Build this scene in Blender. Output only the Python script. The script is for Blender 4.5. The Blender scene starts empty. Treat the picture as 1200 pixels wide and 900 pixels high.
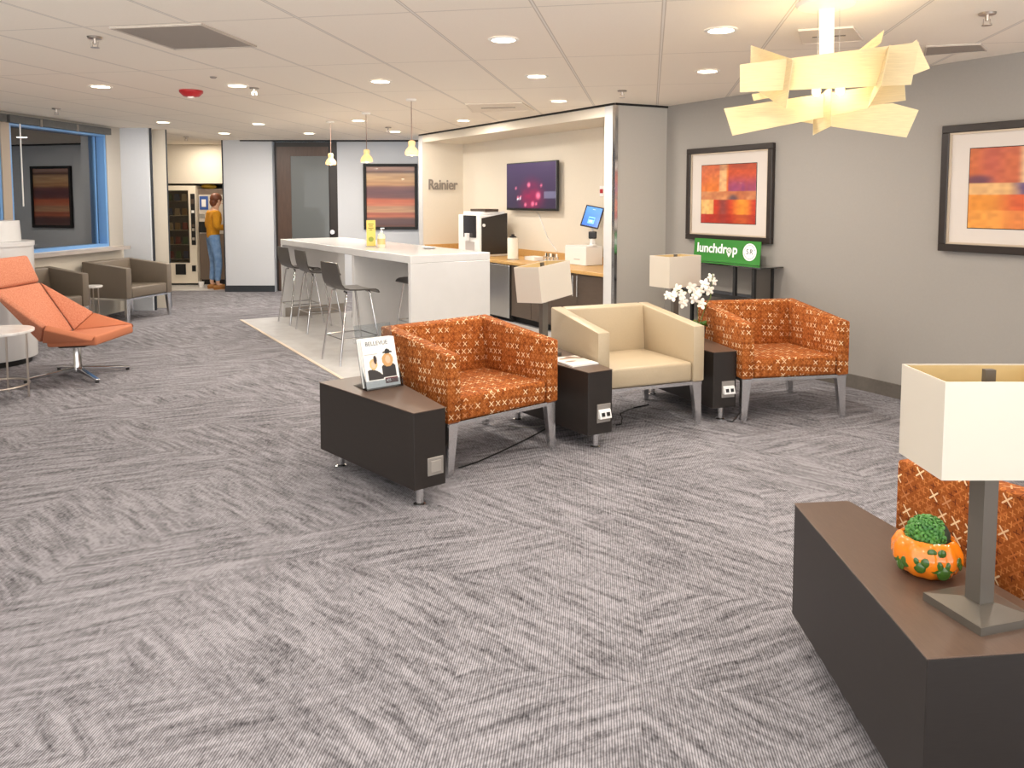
import bpy, bmesh, math, random
from mathutils import Vector, Matrix
random.seed(7)
C = bpy.context.scene.collection
PI = math.pi
# ------------------------------------------------------------------ camera model (photo frame 1200 x 900)
F = 900.0; CX = 600.0; HY = 234.0; TP = 0.07; PIT = math.atan(TP); PY = HY + F*TP; H = 1.6
CZ = 2.62
def ray(x, y):
    u = (x-CX)/F; v = -(y-PY)/F
    return (u, math.cos(PIT)+v*math.sin(PIT), -math.sin(PIT)+v*math.cos(PIT))
def at(x, y, z):
    r = ray(x, y); t = (z-H)/r[2]
    return Vector((r[0]*t, r[1]*t, z))
def aty(x, y, Y):
    r = ray(x, y); t = Y/r[1]
    return Vector((r[0]*t, Y, H+r[2]*t))
def onplane(x, y, P, n):
    r = ray(x, y); t = (P[0]*n[0]+P[1]*n[1])/(r[0]*n[0]+r[1]*n[1])
    return Vector((r[0]*t, r[1]*t, H+r[2]*t))
# ------------------------------------------------------------------ colour + materials
def lin(c):
    r = []
    for v in c:
        v = v/255.0
        r.append(v/12.92 if v <= .04045 else ((v+.055)/1.055)**2.4)
    return (r[0], r[1], r[2], 1.0)
def mat(name, col=(200,200,200), rough=.5, metal=0.0, emit=0.0, ecol=None, spec=.5, coat=0.0, trans=0.0):
    m = bpy.data.materials.new(name); m.use_nodes = True
    b = m.node_tree.nodes['Principled BSDF']
    b.inputs['Base Color'].default_value = lin(col)
    b.inputs['Roughness'].default_value = rough
    b.inputs['Metallic'].default_value = metal
    b.inputs['Specular IOR Level'].default_value = spec
    b.inputs['Coat Weight'].default_value = coat
    b.inputs['Transmission Weight'].default_value = trans
    if emit:
        b.inputs['Emission Color'].default_value = lin(ecol or col)
        b.inputs['Emission Strength'].default_value = emit
    return m
class NT:
    def __init__(s, m):
        s.m = m; s.t = m.node_tree; s.b = s.t.nodes['Principled BSDF']
    def n(s, typ, **kw):
        x = s.t.nodes.new(typ)
        for k, v in kw.items():
            if k.startswith('i_'): x.inputs[k[2:].replace('_', ' ')].default_value = v
            else: setattr(x, k, v)
        return x
    def l(s, a, b): s.t.links.new(a, b)
    def math(s, op, a, b=None, c=None):
        x = s.t.nodes.new('ShaderNodeMath'); x.operation = op
        for i, v in enumerate((a, b, c)):
            if v is None: continue
            if isinstance(v, (int, float)): x.inputs[i].default_value = v
            else: s.l(v, x.inputs[i])
        return x.outputs[0]
    def mix(s, f, a, b):
        x = s.t.nodes.new('ShaderNodeMix'); x.data_type = 'RGBA'
        for i, v in ((0, f), (6, a), (7, b)):
            if isinstance(v, (int, float)): x.inputs[i].default_value = v
            elif isinstance(v, tuple): x.inputs[i].default_value = v
            else: s.l(v, x.inputs[i])
        return x.outputs[2]
    def mapping(s, src, rot=0, scale=(1,1,1), loc=(0,0,0)):
        x = s.t.nodes.new('ShaderNodeMapping'); s.l(src, x.inputs[0])
        x.inputs['Rotation'].default_value = (0,0,rot); x.inputs['Scale'].default_value = scale; x.inputs['Location'].default_value = loc
        return x.outputs[0]
    def coord(s, kind='Object'):
        x = s.t.nodes.new('ShaderNodeTexCoord'); return x.outputs[kind]
    def noise(s, vec, scale=5, detail=2, rough=.5):
        x = s.t.nodes.new('ShaderNodeTexNoise'); s.l(vec, x.inputs['Vector'])
        x.inputs['Scale'].default_value = scale; x.inputs['Detail'].default_value = detail; x.inputs['Roughness'].default_value = rough
        return x.outputs['Fac']
    def ramp(s, f, lo, hi, a=(0,0,0,1), b=(1,1,1,1)):
        x = s.t.nodes.new('ShaderNodeMapRange'); s.l(f, x.inputs[0]); x.inputs[1].default_value = lo; x.inputs[2].default_value = hi
        return x.outputs[0]
    def base(s, out): s.l(out, s.b.inputs['Base Color'])
    def bump(s, h, strength=.3, dist=.002):
        x = s.t.nodes.new('ShaderNodeBump'); x.inputs['Strength'].default_value = strength; x.inputs['Distance'].default_value = dist
        s.l(h, x.inputs['Height']); s.l(x.outputs[0], s.b.inputs['Normal'])

def mat_wall(name, col, var=.03):
    m = mat(name, col, .75, spec=.3); t = NT(m)
    n = t.noise(t.coord(), 60, 3)
    a = lin(col); b = tuple(x*(1-var*2) for x in a[:3])+(1,)
    t.base(t.mix(n, a, b)); t.bump(n, .08, .001)
    return m
def mat_carpet():
    m = mat('carpet_grey_streaked', (140,134,130), .95, spec=.1); t = NT(m)
    co = t.coord()
    g = t.mapping(co, rot=math.radians(10))
    # carpet tiles: 0.5 m x 1.0 m planks pick one of two streak directions
    sx = t.n('ShaderNodeSeparateXYZ'); t.l(g, sx.inputs[0])
    iu = t.math('FLOOR', t.math('DIVIDE', sx.outputs[0], .62))
    iv = t.math('FLOOR', t.math('DIVIDE', sx.outputs[1], .62))
    cb = t.n('ShaderNodeCombineXYZ'); t.l(iu, cb.inputs[0]); t.l(iv, cb.inputs[1])
    wn = t.n('ShaderNodeTexWhiteNoise', noise_dimensions='2D'); t.l(cb.outputs[0], wn.inputs['Vector'])
    soft = t.noise(co, 1.1, 1)
    pick = t.ramp(t.math('ADD', t.math('MULTIPLY', wn.outputs['Value'], .5), soft), .70, .80)
    wob = t.n('ShaderNodeTexNoise'); t.l(co, wob.inputs['Vector']); wob.inputs['Scale'].default_value = 1.6
    mv = t.n('ShaderNodeVectorMath', operation='MULTIPLY_ADD'); t.l(wob.outputs['Color'], mv.inputs[0]); mv.inputs[1].default_value = (.10,.10,0); t.l(co, mv.inputs[2])
    s1 = t.noise(t.mapping(t.mapping(mv.outputs[0], rot=math.radians(-48)), scale=(24, 3.2, 1)), 1, 6, .68)
    s2 = t.noise(t.mapping(t.mapping(mv.outputs[0], rot=math.radians(66)), scale=(26, 2.6, 1)), 1, 6, .68)
    st = t.mix(pick, s1, s2)
    big = t.noise(co, .9, 2)
    # woven rows 8 mm apart, broken into loops
    w = t.n('ShaderNodeSeparateXYZ'); gr = t.mapping(co, rot=math.radians(6)); t.l(gr, w.inputs[0])
    rows = t.math('ABSOLUTE', t.math('SINE', t.math('MULTIPLY', w.outputs[0], PI/.0085)))
    loops = t.noise(t.mapping(gr, scale=(118, 45, 1)), 1, 1)
    loops2 = t.noise(t.mapping(gr, scale=(60, 24, 1)), 1, 2)
    v = t.math('ADD', t.math('MULTIPLY', t.ramp(st, .35, .65), .58), t.math('MULTIPLY', t.ramp(big, .3, .7), .16))
    v = t.math('ADD', v, t.math('MULTIPLY', t.ramp(loops, .3, .7), .26))
    v = t.math('ADD', v, t.math('MULTIPLY', t.ramp(loops2, .3, .7), .30))
    v = t.math('MULTIPLY', v, t.math('ADD', t.math('MULTIPLY', rows, .95), .32))
    # hairline seams between carpet tiles
    fu = t.math('FRACT', t.math('DIVIDE', sx.outputs[0], 1.24)); fv = t.math('FRACT', t.math('DIVIDE', sx.outputs[1], 1.24))
    seam = t.math('MAXIMUM', t.math('LESS_THAN', fu, .003), t.math('LESS_THAN', fv, .003))
    col = t.mix(t.ramp(v, .05, 1.05), lin((40,38,41)), lin((166,163,168)))
    col = t.mix(t.math('MULTIPLY', seam, .22), col, lin((58,53,52)))
    t.base(col); t.bump(t.math('MULTIPLY', rows, loops), .5, .003)
    return m
def mat_ceiling(org, hd):
    m = mat('ceiling_tile', (232,222,208), .85, spec=.2); t = NT(m)
    co = t.coord()
    x = t.n('ShaderNodeVectorMath', operation='SUBTRACT'); t.l(co, x.inputs[0]); x.inputs[1].default_value = (org[0], org[1], 0)
    g = t.mapping(x.outputs[0], rot=hd)
    s = t.n('ShaderNodeSeparateXYZ'); t.l(g, s.inputs[0])
    def line(c, p, w):
        f = t.math('FRACT', t.math('ADD', t.math('DIVIDE', c, p), .5))
        d = t.math('ABSOLUTE', t.math('SUBTRACT', f, .5))
        return t.math('LESS_THAN', d, w/2/p)
    wide = t.math('MAXIMUM', line(s.outputs[0], .675, .024), line(s.outputs[1], 1.465, .012))
    thin = t.math('MAXIMUM', line(s.outputs[0], .675, .011), line(s.outputs[1], 1.465, .004))
    n = t.noise(co, 90, 3)
    base = t.mix(n, lin((246,237,223)), lin((240,230,215)))
    c = t.mix(t.math('MULTIPLY', wide, .75), base, lin((190,178,163)))
    c = t.mix(thin, c, lin((232,226,216)))
    t.base(c); t.bump(t.math('SUBTRACT', 1.0, wide), .4, .004)
    return m
def mat_cross_fabric():
    m = mat('orange_cross_fabric', (196,88,30), .85, spec=.25); t = NT(m)
    uv = t.coord('UV')
    def crosses(src, p, arm, wid, off, seed, rot, stag):
        mp = t.mapping(src, rot=math.radians(rot), scale=(1/p, 1/p, 1), loc=(off, off*.7, 0))
        s = t.n('ShaderNodeSeparateXYZ'); t.l(mp, s.inputs[0])
        iu = t.math('FLOOR', s.outputs[0]); iv = t.math('FLOOR', s.outputs[1])
        # stagger alternate rows
        fu = t.math('SUBTRACT', t.math('FRACT', t.math('ADD', s.outputs[0], t.math('MULTIPLY', t.math('MODULO', iv, 2.0), stag))), .5)
        iu = t.math('FLOOR', t.math('ADD', s.outputs[0], t.math('MULTIPLY', t.math('MODULO', iv, 2.0), stag)))
        fv = t.math('SUBTRACT', t.math('FRACT', s.outputs[1]), .5)
        a = t.math('ABSOLUTE', t.math('SUBTRACT', fu, fv)); b = t.math('ABSOLUTE', t.math('ADD', fu, fv))
        inx = t.math('MULTIPLY', t.math('LESS_THAN', t.math('MINIMUM', a, b), wid), t.math('LESS_THAN', t.math('MAXIMUM', t.math('ABSOLUTE', fu), t.math('ABSOLUTE', fv)), arm))
        cb = t.n('ShaderNodeCombineXYZ'); t.l(iu, cb.inputs[0]); t.l(iv, cb.inputs[1]); cb.inputs[2].default_value = seed
        wn = t.n('ShaderNodeTexWhiteNoise', noise_dimensions='3D'); t.l(cb.outputs[0], wn.inputs['Vector'])
        return inx, wn.outputs['Value']
    c1, r1 = crosses(uv, .050, .32, .072, 0.0, 1.0, 4, .22)
    c2, r2 = crosses(uv, .0245, .32, .10, .31, 4.0, 48, 0.0)
    n = t.noise(uv, 400, 2)
    base = t.mix(n, lin((126,62,20)), lin((164,90,34)))
    base = t.mix(t.math('MULTIPLY', c2, t.ramp(r2, .2, .9)), base, lin((200,126,66)))
    base = t.mix(t.math('MULTIPLY', c2, t.math('LESS_THAN', r2, .35)), base, lin((100,44,16)))
    br = t.mix(t.ramp(r1, .4, .75), lin((176,100,46)), lin((236,206,164)))
    base = t.mix(c1, base, br)
    t.base(base); t.bump(n, .2, .001)
    return m
def mat_noise(name, c1, c2, scale=40, rough=.5, stretch=(1,1,1), kind='Object', bump=.1, **kw):
    m = mat(name, c1, rough, **kw); t = NT(m)
    n = t.noise(t.mapping(t.coord(kind), scale=stretch), scale, 4, .6)
    t.base(t.mix(t.ramp(n, .3, .7), lin(c1), lin(c2)))
    if bump: t.bump(n, bump, .001)
    return m
def mat_attr(name, rough=.5, coat=0.0, emit=0.0):
    m = mat(name, (255,255,255), rough, coat=coat); t = NT(m)
    a = t.n('ShaderNodeVertexColor', layer_name='col')
    t.base(a.outputs[0])
    if emit:
        t.l(a.outputs[0], t.b.inputs['Emission Color']); t.b.inputs['Emission Strength'].default_value = emit
    return m
def mat_glass(name, tint=(235,245,250), boost=1.0, rough=0.0):
    m = bpy.data.materials.new(name); m.use_nodes = True; nt = m.node_tree; nt.nodes.clear()
    o = nt.nodes.new('ShaderNodeOutputMaterial'); mx = nt.nodes.new('ShaderNodeMixShader')
    tr = nt.nodes.new('ShaderNodeBsdfTransparent'); tr.inputs[0].default_value = lin(tint)
    gl = nt.nodes.new('ShaderNodeBsdfGlossy'); gl.inputs['Roughness'].default_value = rough
    fr = nt.nodes.new('ShaderNodeFresnel'); fr.inputs[0].default_value = 1.5
    mu = nt.nodes.new('ShaderNodeMath'); mu.operation = 'MULTIPLY'; mu.inputs[1].default_value = boost; mu.use_clamp = True
    nt.links.new(fr.outputs[0], mu.inputs[0]); nt.links.new(mu.outputs[0], mx.inputs[0])
    nt.links.new(tr.outputs[0], mx.inputs[1]); nt.links.new(gl.outputs[0], mx.inputs[2]); nt.links.new(mx.outputs[0], o.inputs[0])
    return m
def mat_paper_shade(name, col, tr=.5, stripes=False):
    m = bpy.data.materials.new(name); m.use_nodes = True; nt = m.node_tree; nt.nodes.clear()
    o = nt.nodes.new('ShaderNodeOutputMaterial'); mx = nt.nodes.new('ShaderNodeMixShader'); mx.inputs[0].default_value = tr
    d = nt.nodes.new('ShaderNodeBsdfDiffuse'); t = nt.nodes.new('ShaderNodeBsdfTranslucent')
    d.inputs[0].default_value = lin(col); t.inputs[0].default_value = lin(col)
    if stripes:
        tc = nt.nodes.new('ShaderNodeTexCoord'); mp = nt.nodes.new('ShaderNodeMapping'); mp.inputs['Scale'].default_value = (12, 160, 1)
        nz = nt.nodes.new('ShaderNodeTexNoise'); nz.inputs['Scale'].default_value = 1; nz.inputs['Detail'].default_value = 3
        mc = nt.nodes.new('ShaderNodeMix'); mc.data_type = 'RGBA'; mc.inputs[6].default_value = lin(col); mc.inputs[7].default_value = lin(tuple(int(c*.86) for c in col))
        nt.links.new(tc.outputs['UV'], mp.inputs[0]); nt.links.new(mp.outputs[0], nz.inputs['Vector']); nt.links.new(nz.outputs['Fac'], mc.inputs[0])
        nt.links.new(mc.outputs[2], d.inputs[0]); nt.links.new(mc.outputs[2], t.inputs[0])
    nt.links.new(d.outputs[0], mx.inputs[1]); nt.links.new(t.outputs[0], mx.inputs[2]); nt.links.new(mx.outputs[0], o.inputs[0])
    return m
# ------------------------------------------------------------------ mesh builder
class G:
    def __init__(s): s.bm = bmesh.new()
    def _bev(s, verts, bevel, seg=2):
        if bevel > 0:
            vs = set(verts)
            es = [e for e in s.bm.edges if e.verts[0] in vs and e.verts[1] in vs]
            bmesh.ops.bevel(s.bm, geom=es, offset=bevel, segments=seg, profile=.5, affect='EDGES', clamp_overlap=True)
    def hexa(s, p, bevel=0, seg=2):
        """p: 4 bottom points (ccw from above) + 4 top points"""
        v = [s.bm.verts.new(Vector(q)) for q in p]
        for f in ((3,2,1,0),(4,5,6,7),(0,1,5,4),(1,2,6,5),(2,3,7,6),(3,0,4,7)): s.bm.faces.new([v[i] for i in f])
        s._bev(v, bevel, seg); return s
    def box(s, c, d, rz=0, bevel=0, seg=2, M=None):
        x, y, z = d[0]/2, d[1]/2, d[2]/2
        R = Matrix.Rotation(rz, 4, 'Z') if M is None else M
        p = [R @ Vector(q) + Vector(c) for q in ((-x,-y,-z),(x,-y,-z),(x,y,-z),(-x,y,-z),(-x,-y,z),(x,-y,z),(x,y,z),(-x,y,z))]
        return s.hexa(p, bevel, seg)
    def prism(s, poly, z0, z1, bevel=0, seg=2):
        """poly ccw in xy"""
        a = sum(poly[i][0]*poly[(i+1)%len(poly)][1]-poly[(i+1)%len(poly)][0]*poly[i][1] for i in range(len(poly)))
        if a < 0: poly = list(reversed(poly))
        b = [s.bm.verts.new((q[0], q[1], z0)) for q in poly]; t = [s.bm.verts.new((q[0], q[1], z1)) for q in poly]
        s.bm.faces.new(list(reversed(b))); s.bm.faces.new(t)
        n = len(poly)
        for i in range(n): s.bm.faces.new((b[i], b[(i+1)%n], t[(i+1)%n], t[i]))
        s._bev(b+t, bevel, seg); return s
    def extr(s, prof, x0, x1, bevel=0):
        """profile in (y,z), extruded along x"""
        a = [s.bm.verts.new((x0, q[0], q[1])) for q in prof]; b = [s.bm.verts.new((x1, q[0], q[1])) for q in prof]
        n = len(prof)
        s.bm.faces.new(a); s.bm.faces.new(list(reversed(b)))
        for i in range(n): s.bm.faces.new((a[(i+1)%n], a[i], b[i], b[(i+1)%n]))
        bmesh.ops.recalc_face_normals(s.bm, faces=s.bm.faces[:])
        s._bev(a+b, bevel); return s
    def cone(s, a, b, r0, r1=None, seg=16, caps=True):
        a = Vector(a); b = Vector(b); r1 = r0 if r1 is None else r1
        d = (b-a).normalized(); q = d.to_track_quat('Z', 'Y').to_matrix()
        A = []; B = []
        for i in range(seg):
            c = Vector((math.cos(2*PI*i/seg), math.sin(2*PI*i/seg), 0)); w = q @ c
            A.append(s.bm.verts.new(a+w*r0)); B.append(s.bm.verts.new(b+w*r1))
        for i in range(seg): s.bm.faces.new((A[i], A[(i+1)%seg], B[(i+1)%seg], B[i]))
        if caps: s.bm.faces.new(list(reversed(A))); s.bm.faces.new(B)
        return s
    def tube(s, pts, r, seg=8):
        pts = [Vector(p) for p in pts]; rings = []
        for i, p in enumerate(pts):
            d = (pts[min(i+1, len(pts)-1)]-pts[max(i-1, 0)]).normalized()
            q = d.to_track_quat('Z', 'Y').to_matrix(); rr = r[i] if isinstance(r, (list, tuple)) else r
            rings.append([s.bm.verts.new(p+q @ Vector((math.cos(2*PI*k/seg)*rr, math.sin(2*PI*k/seg)*rr, 0))) for k in range(seg)])
        for A, B in zip(rings, rings[1:]):
            # match ring start to avoid twist
            j0 = min(range(seg), key=lambda j: (B[j].co-A[0].co).length)
            for k in range(seg): s.bm.faces.new((A[k], A[(k+1)%seg], B[(j0+k+1)%seg], B[(j0+k)%seg]))
        s.bm.faces.new(list(reversed(rings[0]))); s.bm.faces.new(rings[-1]); return s
    def lathe(s, prof, c=(0,0,0), seg=32, sx=1, sy=1, lobes=0, amp=0):
        """profile (r,z); closed where r==0"""
        rings = []
        for r, z in prof:
            if r < 1e-6: rings.append([s.bm.verts.new((c[0], c[1], c[2]+z))])
            else:
                ring = []
                for k in range(seg):
                    a = 2*PI*k/seg; rr = r*(1+amp*math.cos(lobes*a)) if lobes else r
                    ring.append(s.bm.verts.new((c[0]+math.cos(a)*rr*sx, c[1]+math.sin(a)*rr*sy, c[2]+z)))
                rings.append(ring)
        for A, B in zip(rings, rings[1:]):
            if len(A) == 1 and len(B) == 1: continue
            for k in range(seg):
                if len(A) == 1: s.bm.faces.new((A[0], B[(k+1)%seg], B[k]))
                elif len(B) == 1: s.bm.faces.new((A[k], A[(k+1)%seg], B[0]))
                else: s.bm.faces.new((A[k], A[(k+1)%seg], B[(k+1)%seg], B[k]))
        bmesh.ops.recalc_face_normals(s.bm, faces=s.bm.faces[:]); return s
    def plate(s, pts, th, bevel=0):
        pts = [Vector(p) for p in pts]
        n = (pts[1]-pts[0]).cross(pts[2]-pts[0]).normalized()*th/2
        a = [s.bm.verts.new(p-n) for p in pts]; b = [s.bm.verts.new(p+n) for p in pts]; k = len(pts)
        s.bm.faces.new(list(reversed(a))); s.bm.faces.new(b)
        for i in range(k): s.bm.faces.new((a[i], a[(i+1)%k], b[(i+1)%k], b[i]))
        s._bev(a+b, bevel, 1); return s
    def ell(s, c, r, M=None, u=16, v=10):
        M = M or Matrix.Identity(4)
        S = Matrix.Translation(Vector(c)) @ M.to_4x4() @ Matrix.Diagonal((r[0], r[1], r[2], 1))
        bmesh.ops.create_uvsphere(s.bm, u_segments=u, v_segments=v, radius=1, matrix=S); return s
    def xf(s, M): bmesh.ops.transform(s.bm, matrix=M, verts=s.bm.verts[:]); return s
def T(*l): return Matrix.Translation(Vector(l))
def RZ(a): return Matrix.Rotation(a, 4, 'Z')
def world_of(o):
    m = Matrix.Identity(4)
    while o is not None:
        m = (Matrix.Translation(o.location) @ o.rotation_euler.to_matrix().to_4x4()) @ m; o = o.parent
    return m
def obj(name, g, m, parent=None, smooth=False, world=False, kind=None, mats=None, mfun=None, label=None):
    bm = g.bm
    if world and parent is not None: bmesh.ops.transform(bm, matrix=world_of(parent).inverted(), verts=bm.verts[:])
    bm.normal_update()
    uv = bm.loops.layers.uv.verify()
    for f in bm.faces:
        n = f.normal; ax = max(range(3), key=lambda i: abs(n[i]))
        for lp in f.loops:
            p = lp.vert.co
            lp[uv].uv = (p.y, p.z) if ax == 0 else ((p.x, p.z) if ax == 1 else (p.x, p.y))
        f.smooth = smooth
        if mfun: f.material_index = mfun(f)
    me = bpy.data.meshes.new(name); bm.to_mesh(me); bm.free()
    for x in (mats or [m]): me.materials.append(x)
    o = bpy.data.objects.new(name, me); C.objects.link(o)
    if smooth:
        try: me.set_sharp_from_angle(angle=math.radians(40))
        except Exception: pass
    if parent is not None: o.parent = parent
    if kind: o['kind'] = kind
    if label: o['label'] = label
    return o
def tag(o, label, cat, group=None):
    o['label'] = label; o['category'] = cat
    if group: o['group'] = group
    return o
def thing(name, loc, rz, label, cat, group=None):
    o = bpy.data.objects.new(name, None); C.objects.link(o); o.empty_display_size = .1
    o.location = loc; o.rotation_euler = (0, 0, rz)
    return tag(o, label, cat, group)
def struct(name, g, m, parent=None, **k): return obj(name, g, m, parent, kind='structure' if parent is None else None, **k)
def dup(root, loc, rz, label, group=None):
    r = root.copy(); C.objects.link(r); r.location = loc; r.rotation_euler = (0, 0, rz); r['label'] = label
    if group: r['group'] = group
    def rec(src, dst):
        for ch in list(src.children):
            c = ch.copy(); C.objects.link(c); c.parent = dst; rec(ch, c)
    rec(root, r); return r
def swap(root, name, m):
    for ch in root.children_recursive:
        if ch.name.split('.')[0] == name and ch.type == 'MESH':
            ch.data = ch.data.copy(); ch.data.materials.clear(); ch.data.materials.append(m)
def canvas(name, m, parent, o, u, v, nu, nv, fn, world=True, th=.002):
    """flat sheet from corner o (bottom-left) along u and v, one mesh, colour from fn(a,b) in sRGB 0-255; with a solid back"""
    bm = bmesh.new(); o = Vector(o); u = Vector(u); v = Vector(v)
    M = world_of(parent).inverted() if (world and parent is not None) else Matrix.Identity(4)
    n = u.cross(v).normalized()*th
    vs = [[bm.verts.new(M @ (o+u*(i/nu)+v*(j/nv)+n)) for i in range(nu+1)] for j in range(nv+1)]
    lay = bm.loops.layers.float_color.new('col')
    for j in range(nv):
        for i in range(nu):
            f = bm.faces.new((vs[j][i], vs[j][i+1], vs[j+1][i+1], vs[j+1][i]))
            for lp, (a, b) in zip(f.loops, ((i,j),(i+1,j),(i+1,j+1),(i,j+1))):
                lp[lay] = lin(fn(a/nu, b/nv))
    bk = [bm.verts.new(M @ p) for p in (o, o+u, o+u+v, o+v)]
    f = bm.faces.new(list(reversed(bk)))
    for lp in f.loops: lp[lay] = (.5,.5,.5,1)
    me = bpy.data.meshes.new(name); bm.to_mesh(me); bm.free(); me.materials.append(m)
    ob = bpy.data.objects.new(name, me); C.objects.link(ob); ob.parent = parent
    return ob
def text(name, s, size, m, parent, M, depth=.003, align='LEFT', bold=0.0, sx=1.0, world=True, spacing=1.0):
    cu = bpy.data.curves.new(name, 'FONT'); cu.body = s; cu.size = size; cu.extrude = depth; cu.align_x = align; cu.offset = bold; cu.space_character = spacing
    tmp = bpy.data.objects.new(name+'_tmp', cu); C.objects.link(tmp)
    dg = bpy.context.evaluated_depsgraph_get(); me = bpy.data.meshes.new_from_object(tmp.evaluated_get(dg))
    bpy.data.objects.remove(tmp); bpy.data.curves.remove(cu)
    Mx = M @ Matrix.Diagonal((sx, 1, 1, 1))
    if world and parent is not None: Mx = world_of(parent).inverted() @ Mx
    me.transform(Mx); me.name = name; me.materials.clear(); me.materials.append(m)
    o = bpy.data.objects.new(name, me); C.objects.link(o); o.parent = parent
    return o
def frame_matrix(o, u, v):
    u = Vector(u).normalized(); v = Vector(v).normalized(); n = u.cross(v)
    return Matrix(((u.x, v.x, n.x, o[0]), (u.y, v.y, n.y, o[1]), (u.z, v.z, n.z, o[2]), (0,0,0,1)))
def smoothstep(a, b, x):
    t = max(0., min(1., (x-a)/(b-a))); return t*t*(3-2*t)
def mixc(a, b, t): return tuple(a[i]+(b[i]-a[i])*t for i in range(3))
def vnoise(x, y, s=0):
    def h(i, j): 
        v = math.sin(i*127.1+j*311.7+s*74.7)*43758.5453; return v-math.floor(v)
    i, j = math.floor(x), math.floor(y); fx, fy = x-i, y-j
    fx = fx*fx*(3-2*fx); fy = fy*fy*(3-2*fy)
    return (h(i,j)*(1-fx)+h(i+1,j)*fx)*(1-fy)+(h(i,j+1)*(1-fx)+h(i+1,j+1)*fx)*fy
# ------------------------------------------------------------------ material library
BH = math.radians(10.2)                     # heading of the ceiling grid
g0 = at(662, 67, CZ)
M_carpet = mat_carpet()
M_ceil = mat_ceiling(g0, BH)
M_grey = mat_wall('wall_grey_paint', (156,151,145))
M_white = mat_wall('wall_white_paint', (206,209,214))
M_cream = mat_wall('wall_cream_paint', (220,211,196))
M_beige = mat_wall('wall_beige_paint', (184,178,169))
M_dark = mat('reveal_black', (22,20,19), .6)
M_base = mat_noise('baseboard_rubber', (104,97,90), (96,90,83), 30, .6)
M_basedk = mat_noise('baseboard_dark', (48,52,58), (42,46,52), 30, .6)
M_tile = mat_noise('kitchen_floor_tile', (206,204,202), (196,193,190), 6, .25)
M_cross = mat_cross_fabric()
M_leather = mat_noise('cream_leather', (184,167,140), (176,158,130), 220, .42, bump=.15)
M_taupe = mat_noise('taupe_leather', (118,107,94), (110,99,86), 200, .4, bump=.12)
M_orange = mat_noise('orange_weave', (192,120,86), (182,106,72), 260, .85, bump=.3)
M_orange2 = mat_noise('orange_speckle_weave', (206,138,108), (184,108,78), 90, .85, bump=.3)
M_chrome = mat('brushed_steel', (222,222,222), .22, 1.0)
M_chrome2 = mat('polished_chrome', (205,205,206), .12, 1.0)
M_wood = mat_noise('espresso_laminate', (39,33,29), (34,28,25), 8, .42, stretch=(2,2,30), bump=0)
M_woodlit = mat_noise('espresso_laminate_lit', (94,75,63), (86,68,57), 6, .34, stretch=(30,3,3), bump=0)  # same laminate as the sides, made browner where light falls on top
M_pole = mat('bronze_metal', (104,98,90), .4, .45)
M_shade = mat_paper_shade('linen_shade', (230,222,209), .35)
M_gold = mat('gold_lining', (206,180,128), .45)
M_black = mat('black_plastic', (24,24,25), .35)
M_blackm = mat('black_matt', (30,29,29), .7)
M_gloss_wh = mat_noise('white_laminate', (208,207,206), (203,202,201), 3, .22, bump=0)
M_plwhite = mat('white_plastic', (236,235,233), .35)
M_ply = mat_noise('dark_grey_plywood', (74,70,66), (66,62,58), 12, .35, stretch=(1,12,1), bump=0)
M_maple = mat_noise('maple_counter', (205,165,105), (186,143,84), 10, .4, stretch=(1,9,9), bump=0)
M_cab = mat_noise('cabinet_brown', (84,70,60), (78,65,55), 5, .38, stretch=(2,2,16), bump=0)
M_steel = mat_noise('stainless', (186,186,186), (172,172,172), 4, .25, stretch=(40,40,2), bump=0, metal=1.0)
M_frame = mat_noise('picture_frame_bronze', (46,38,34), (39,32,29), 30, .35, bump=0)
M_matb = mat('mat_board', (206,197,189), .8)
M_art = mat_attr('print_artwork', .35, coat=.3)
M_paint = mat_attr('printed_paper', .35)
M_screen = mat_attr('tv_picture', .2, emit=.45)
M_red = mat('red_plastic', (176,28,36), .35)
M_lens = mat('downlight_lens', (255,244,226), .4, emit=9.0, ecol=(255,240,214))
M_trimw = mat('white_trim', (238,234,226), .4)
M_bulb = mat('warm_bulb', (255,230,180), .4, emit=5.0, ecol=(255,214,150))
M_glassp = mat_glass('clear_glass', (246,249,249), 1.2)
M_winglass = mat_glass('window_glass', (205,215,215), 4.0)
M_smoke = mat_glass('smoked_glass', (132,132,134), 1.6)
M_acryl = mat_glass('acrylic', (236,240,243), 1.6)
M_bluefr = mat('window_frame_blue', (112,160,214), .35)  # aluminium frame, blue dusk light put into its colour
M_winmul = mat('window_mullion', (176,160,142), .5)
M_green = mat_noise('sign_green', (52,130,48), (47,124,43), 5, .45, bump=0)
M_text = mat('sign_white', (245,245,245), .5)
M_textg = mat('grey_metal_letter', (150,142,136), .35, .6)
M_textdk = mat('dark_print', (60,70,70), .6)
M_paper = mat('paper_white', (240,238,234), .7)
M_pend = mat_paper_shade('chandelier_veneer', (244,230,194), .5, True)
M_marble = mat_noise('white_marble', (240,238,235), (214,209,205), 4, .2, stretch=(1,3,1), bump=0)
M_brass = mat('brushed_nickel', (186,176,166), .3, 1.0)
M_yellow = mat_noise('mustard_knit', (216,152,32), (196,130,20), 60, .9)
M_denim = mat_noise('blue_denim', (96,132,178), (132,164,204), 14, .9)
M_skin = mat('skin', (224,178,150), .5)
M_hair = mat_noise('auburn_hair', (128,72,44), (96,52,32), 40, .5)
M_shoe = mat('tan_suede', (172,120,66), .8)
M_pump = mat_noise('pumpkin_glaze', (240,136,26), (226,110,16), 9, .18, bump=0, coat=.5)
M_leaf = mat('glazed_leaf', (58,92,30), .25, coat=.4)
M_succ = mat_noise('succulent_green', (92,150,62), (46,104,44), 30, .45)
M_succd = mat_noise('moss_dark', (44,60,42), (34,46,32), 40, .8)
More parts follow.
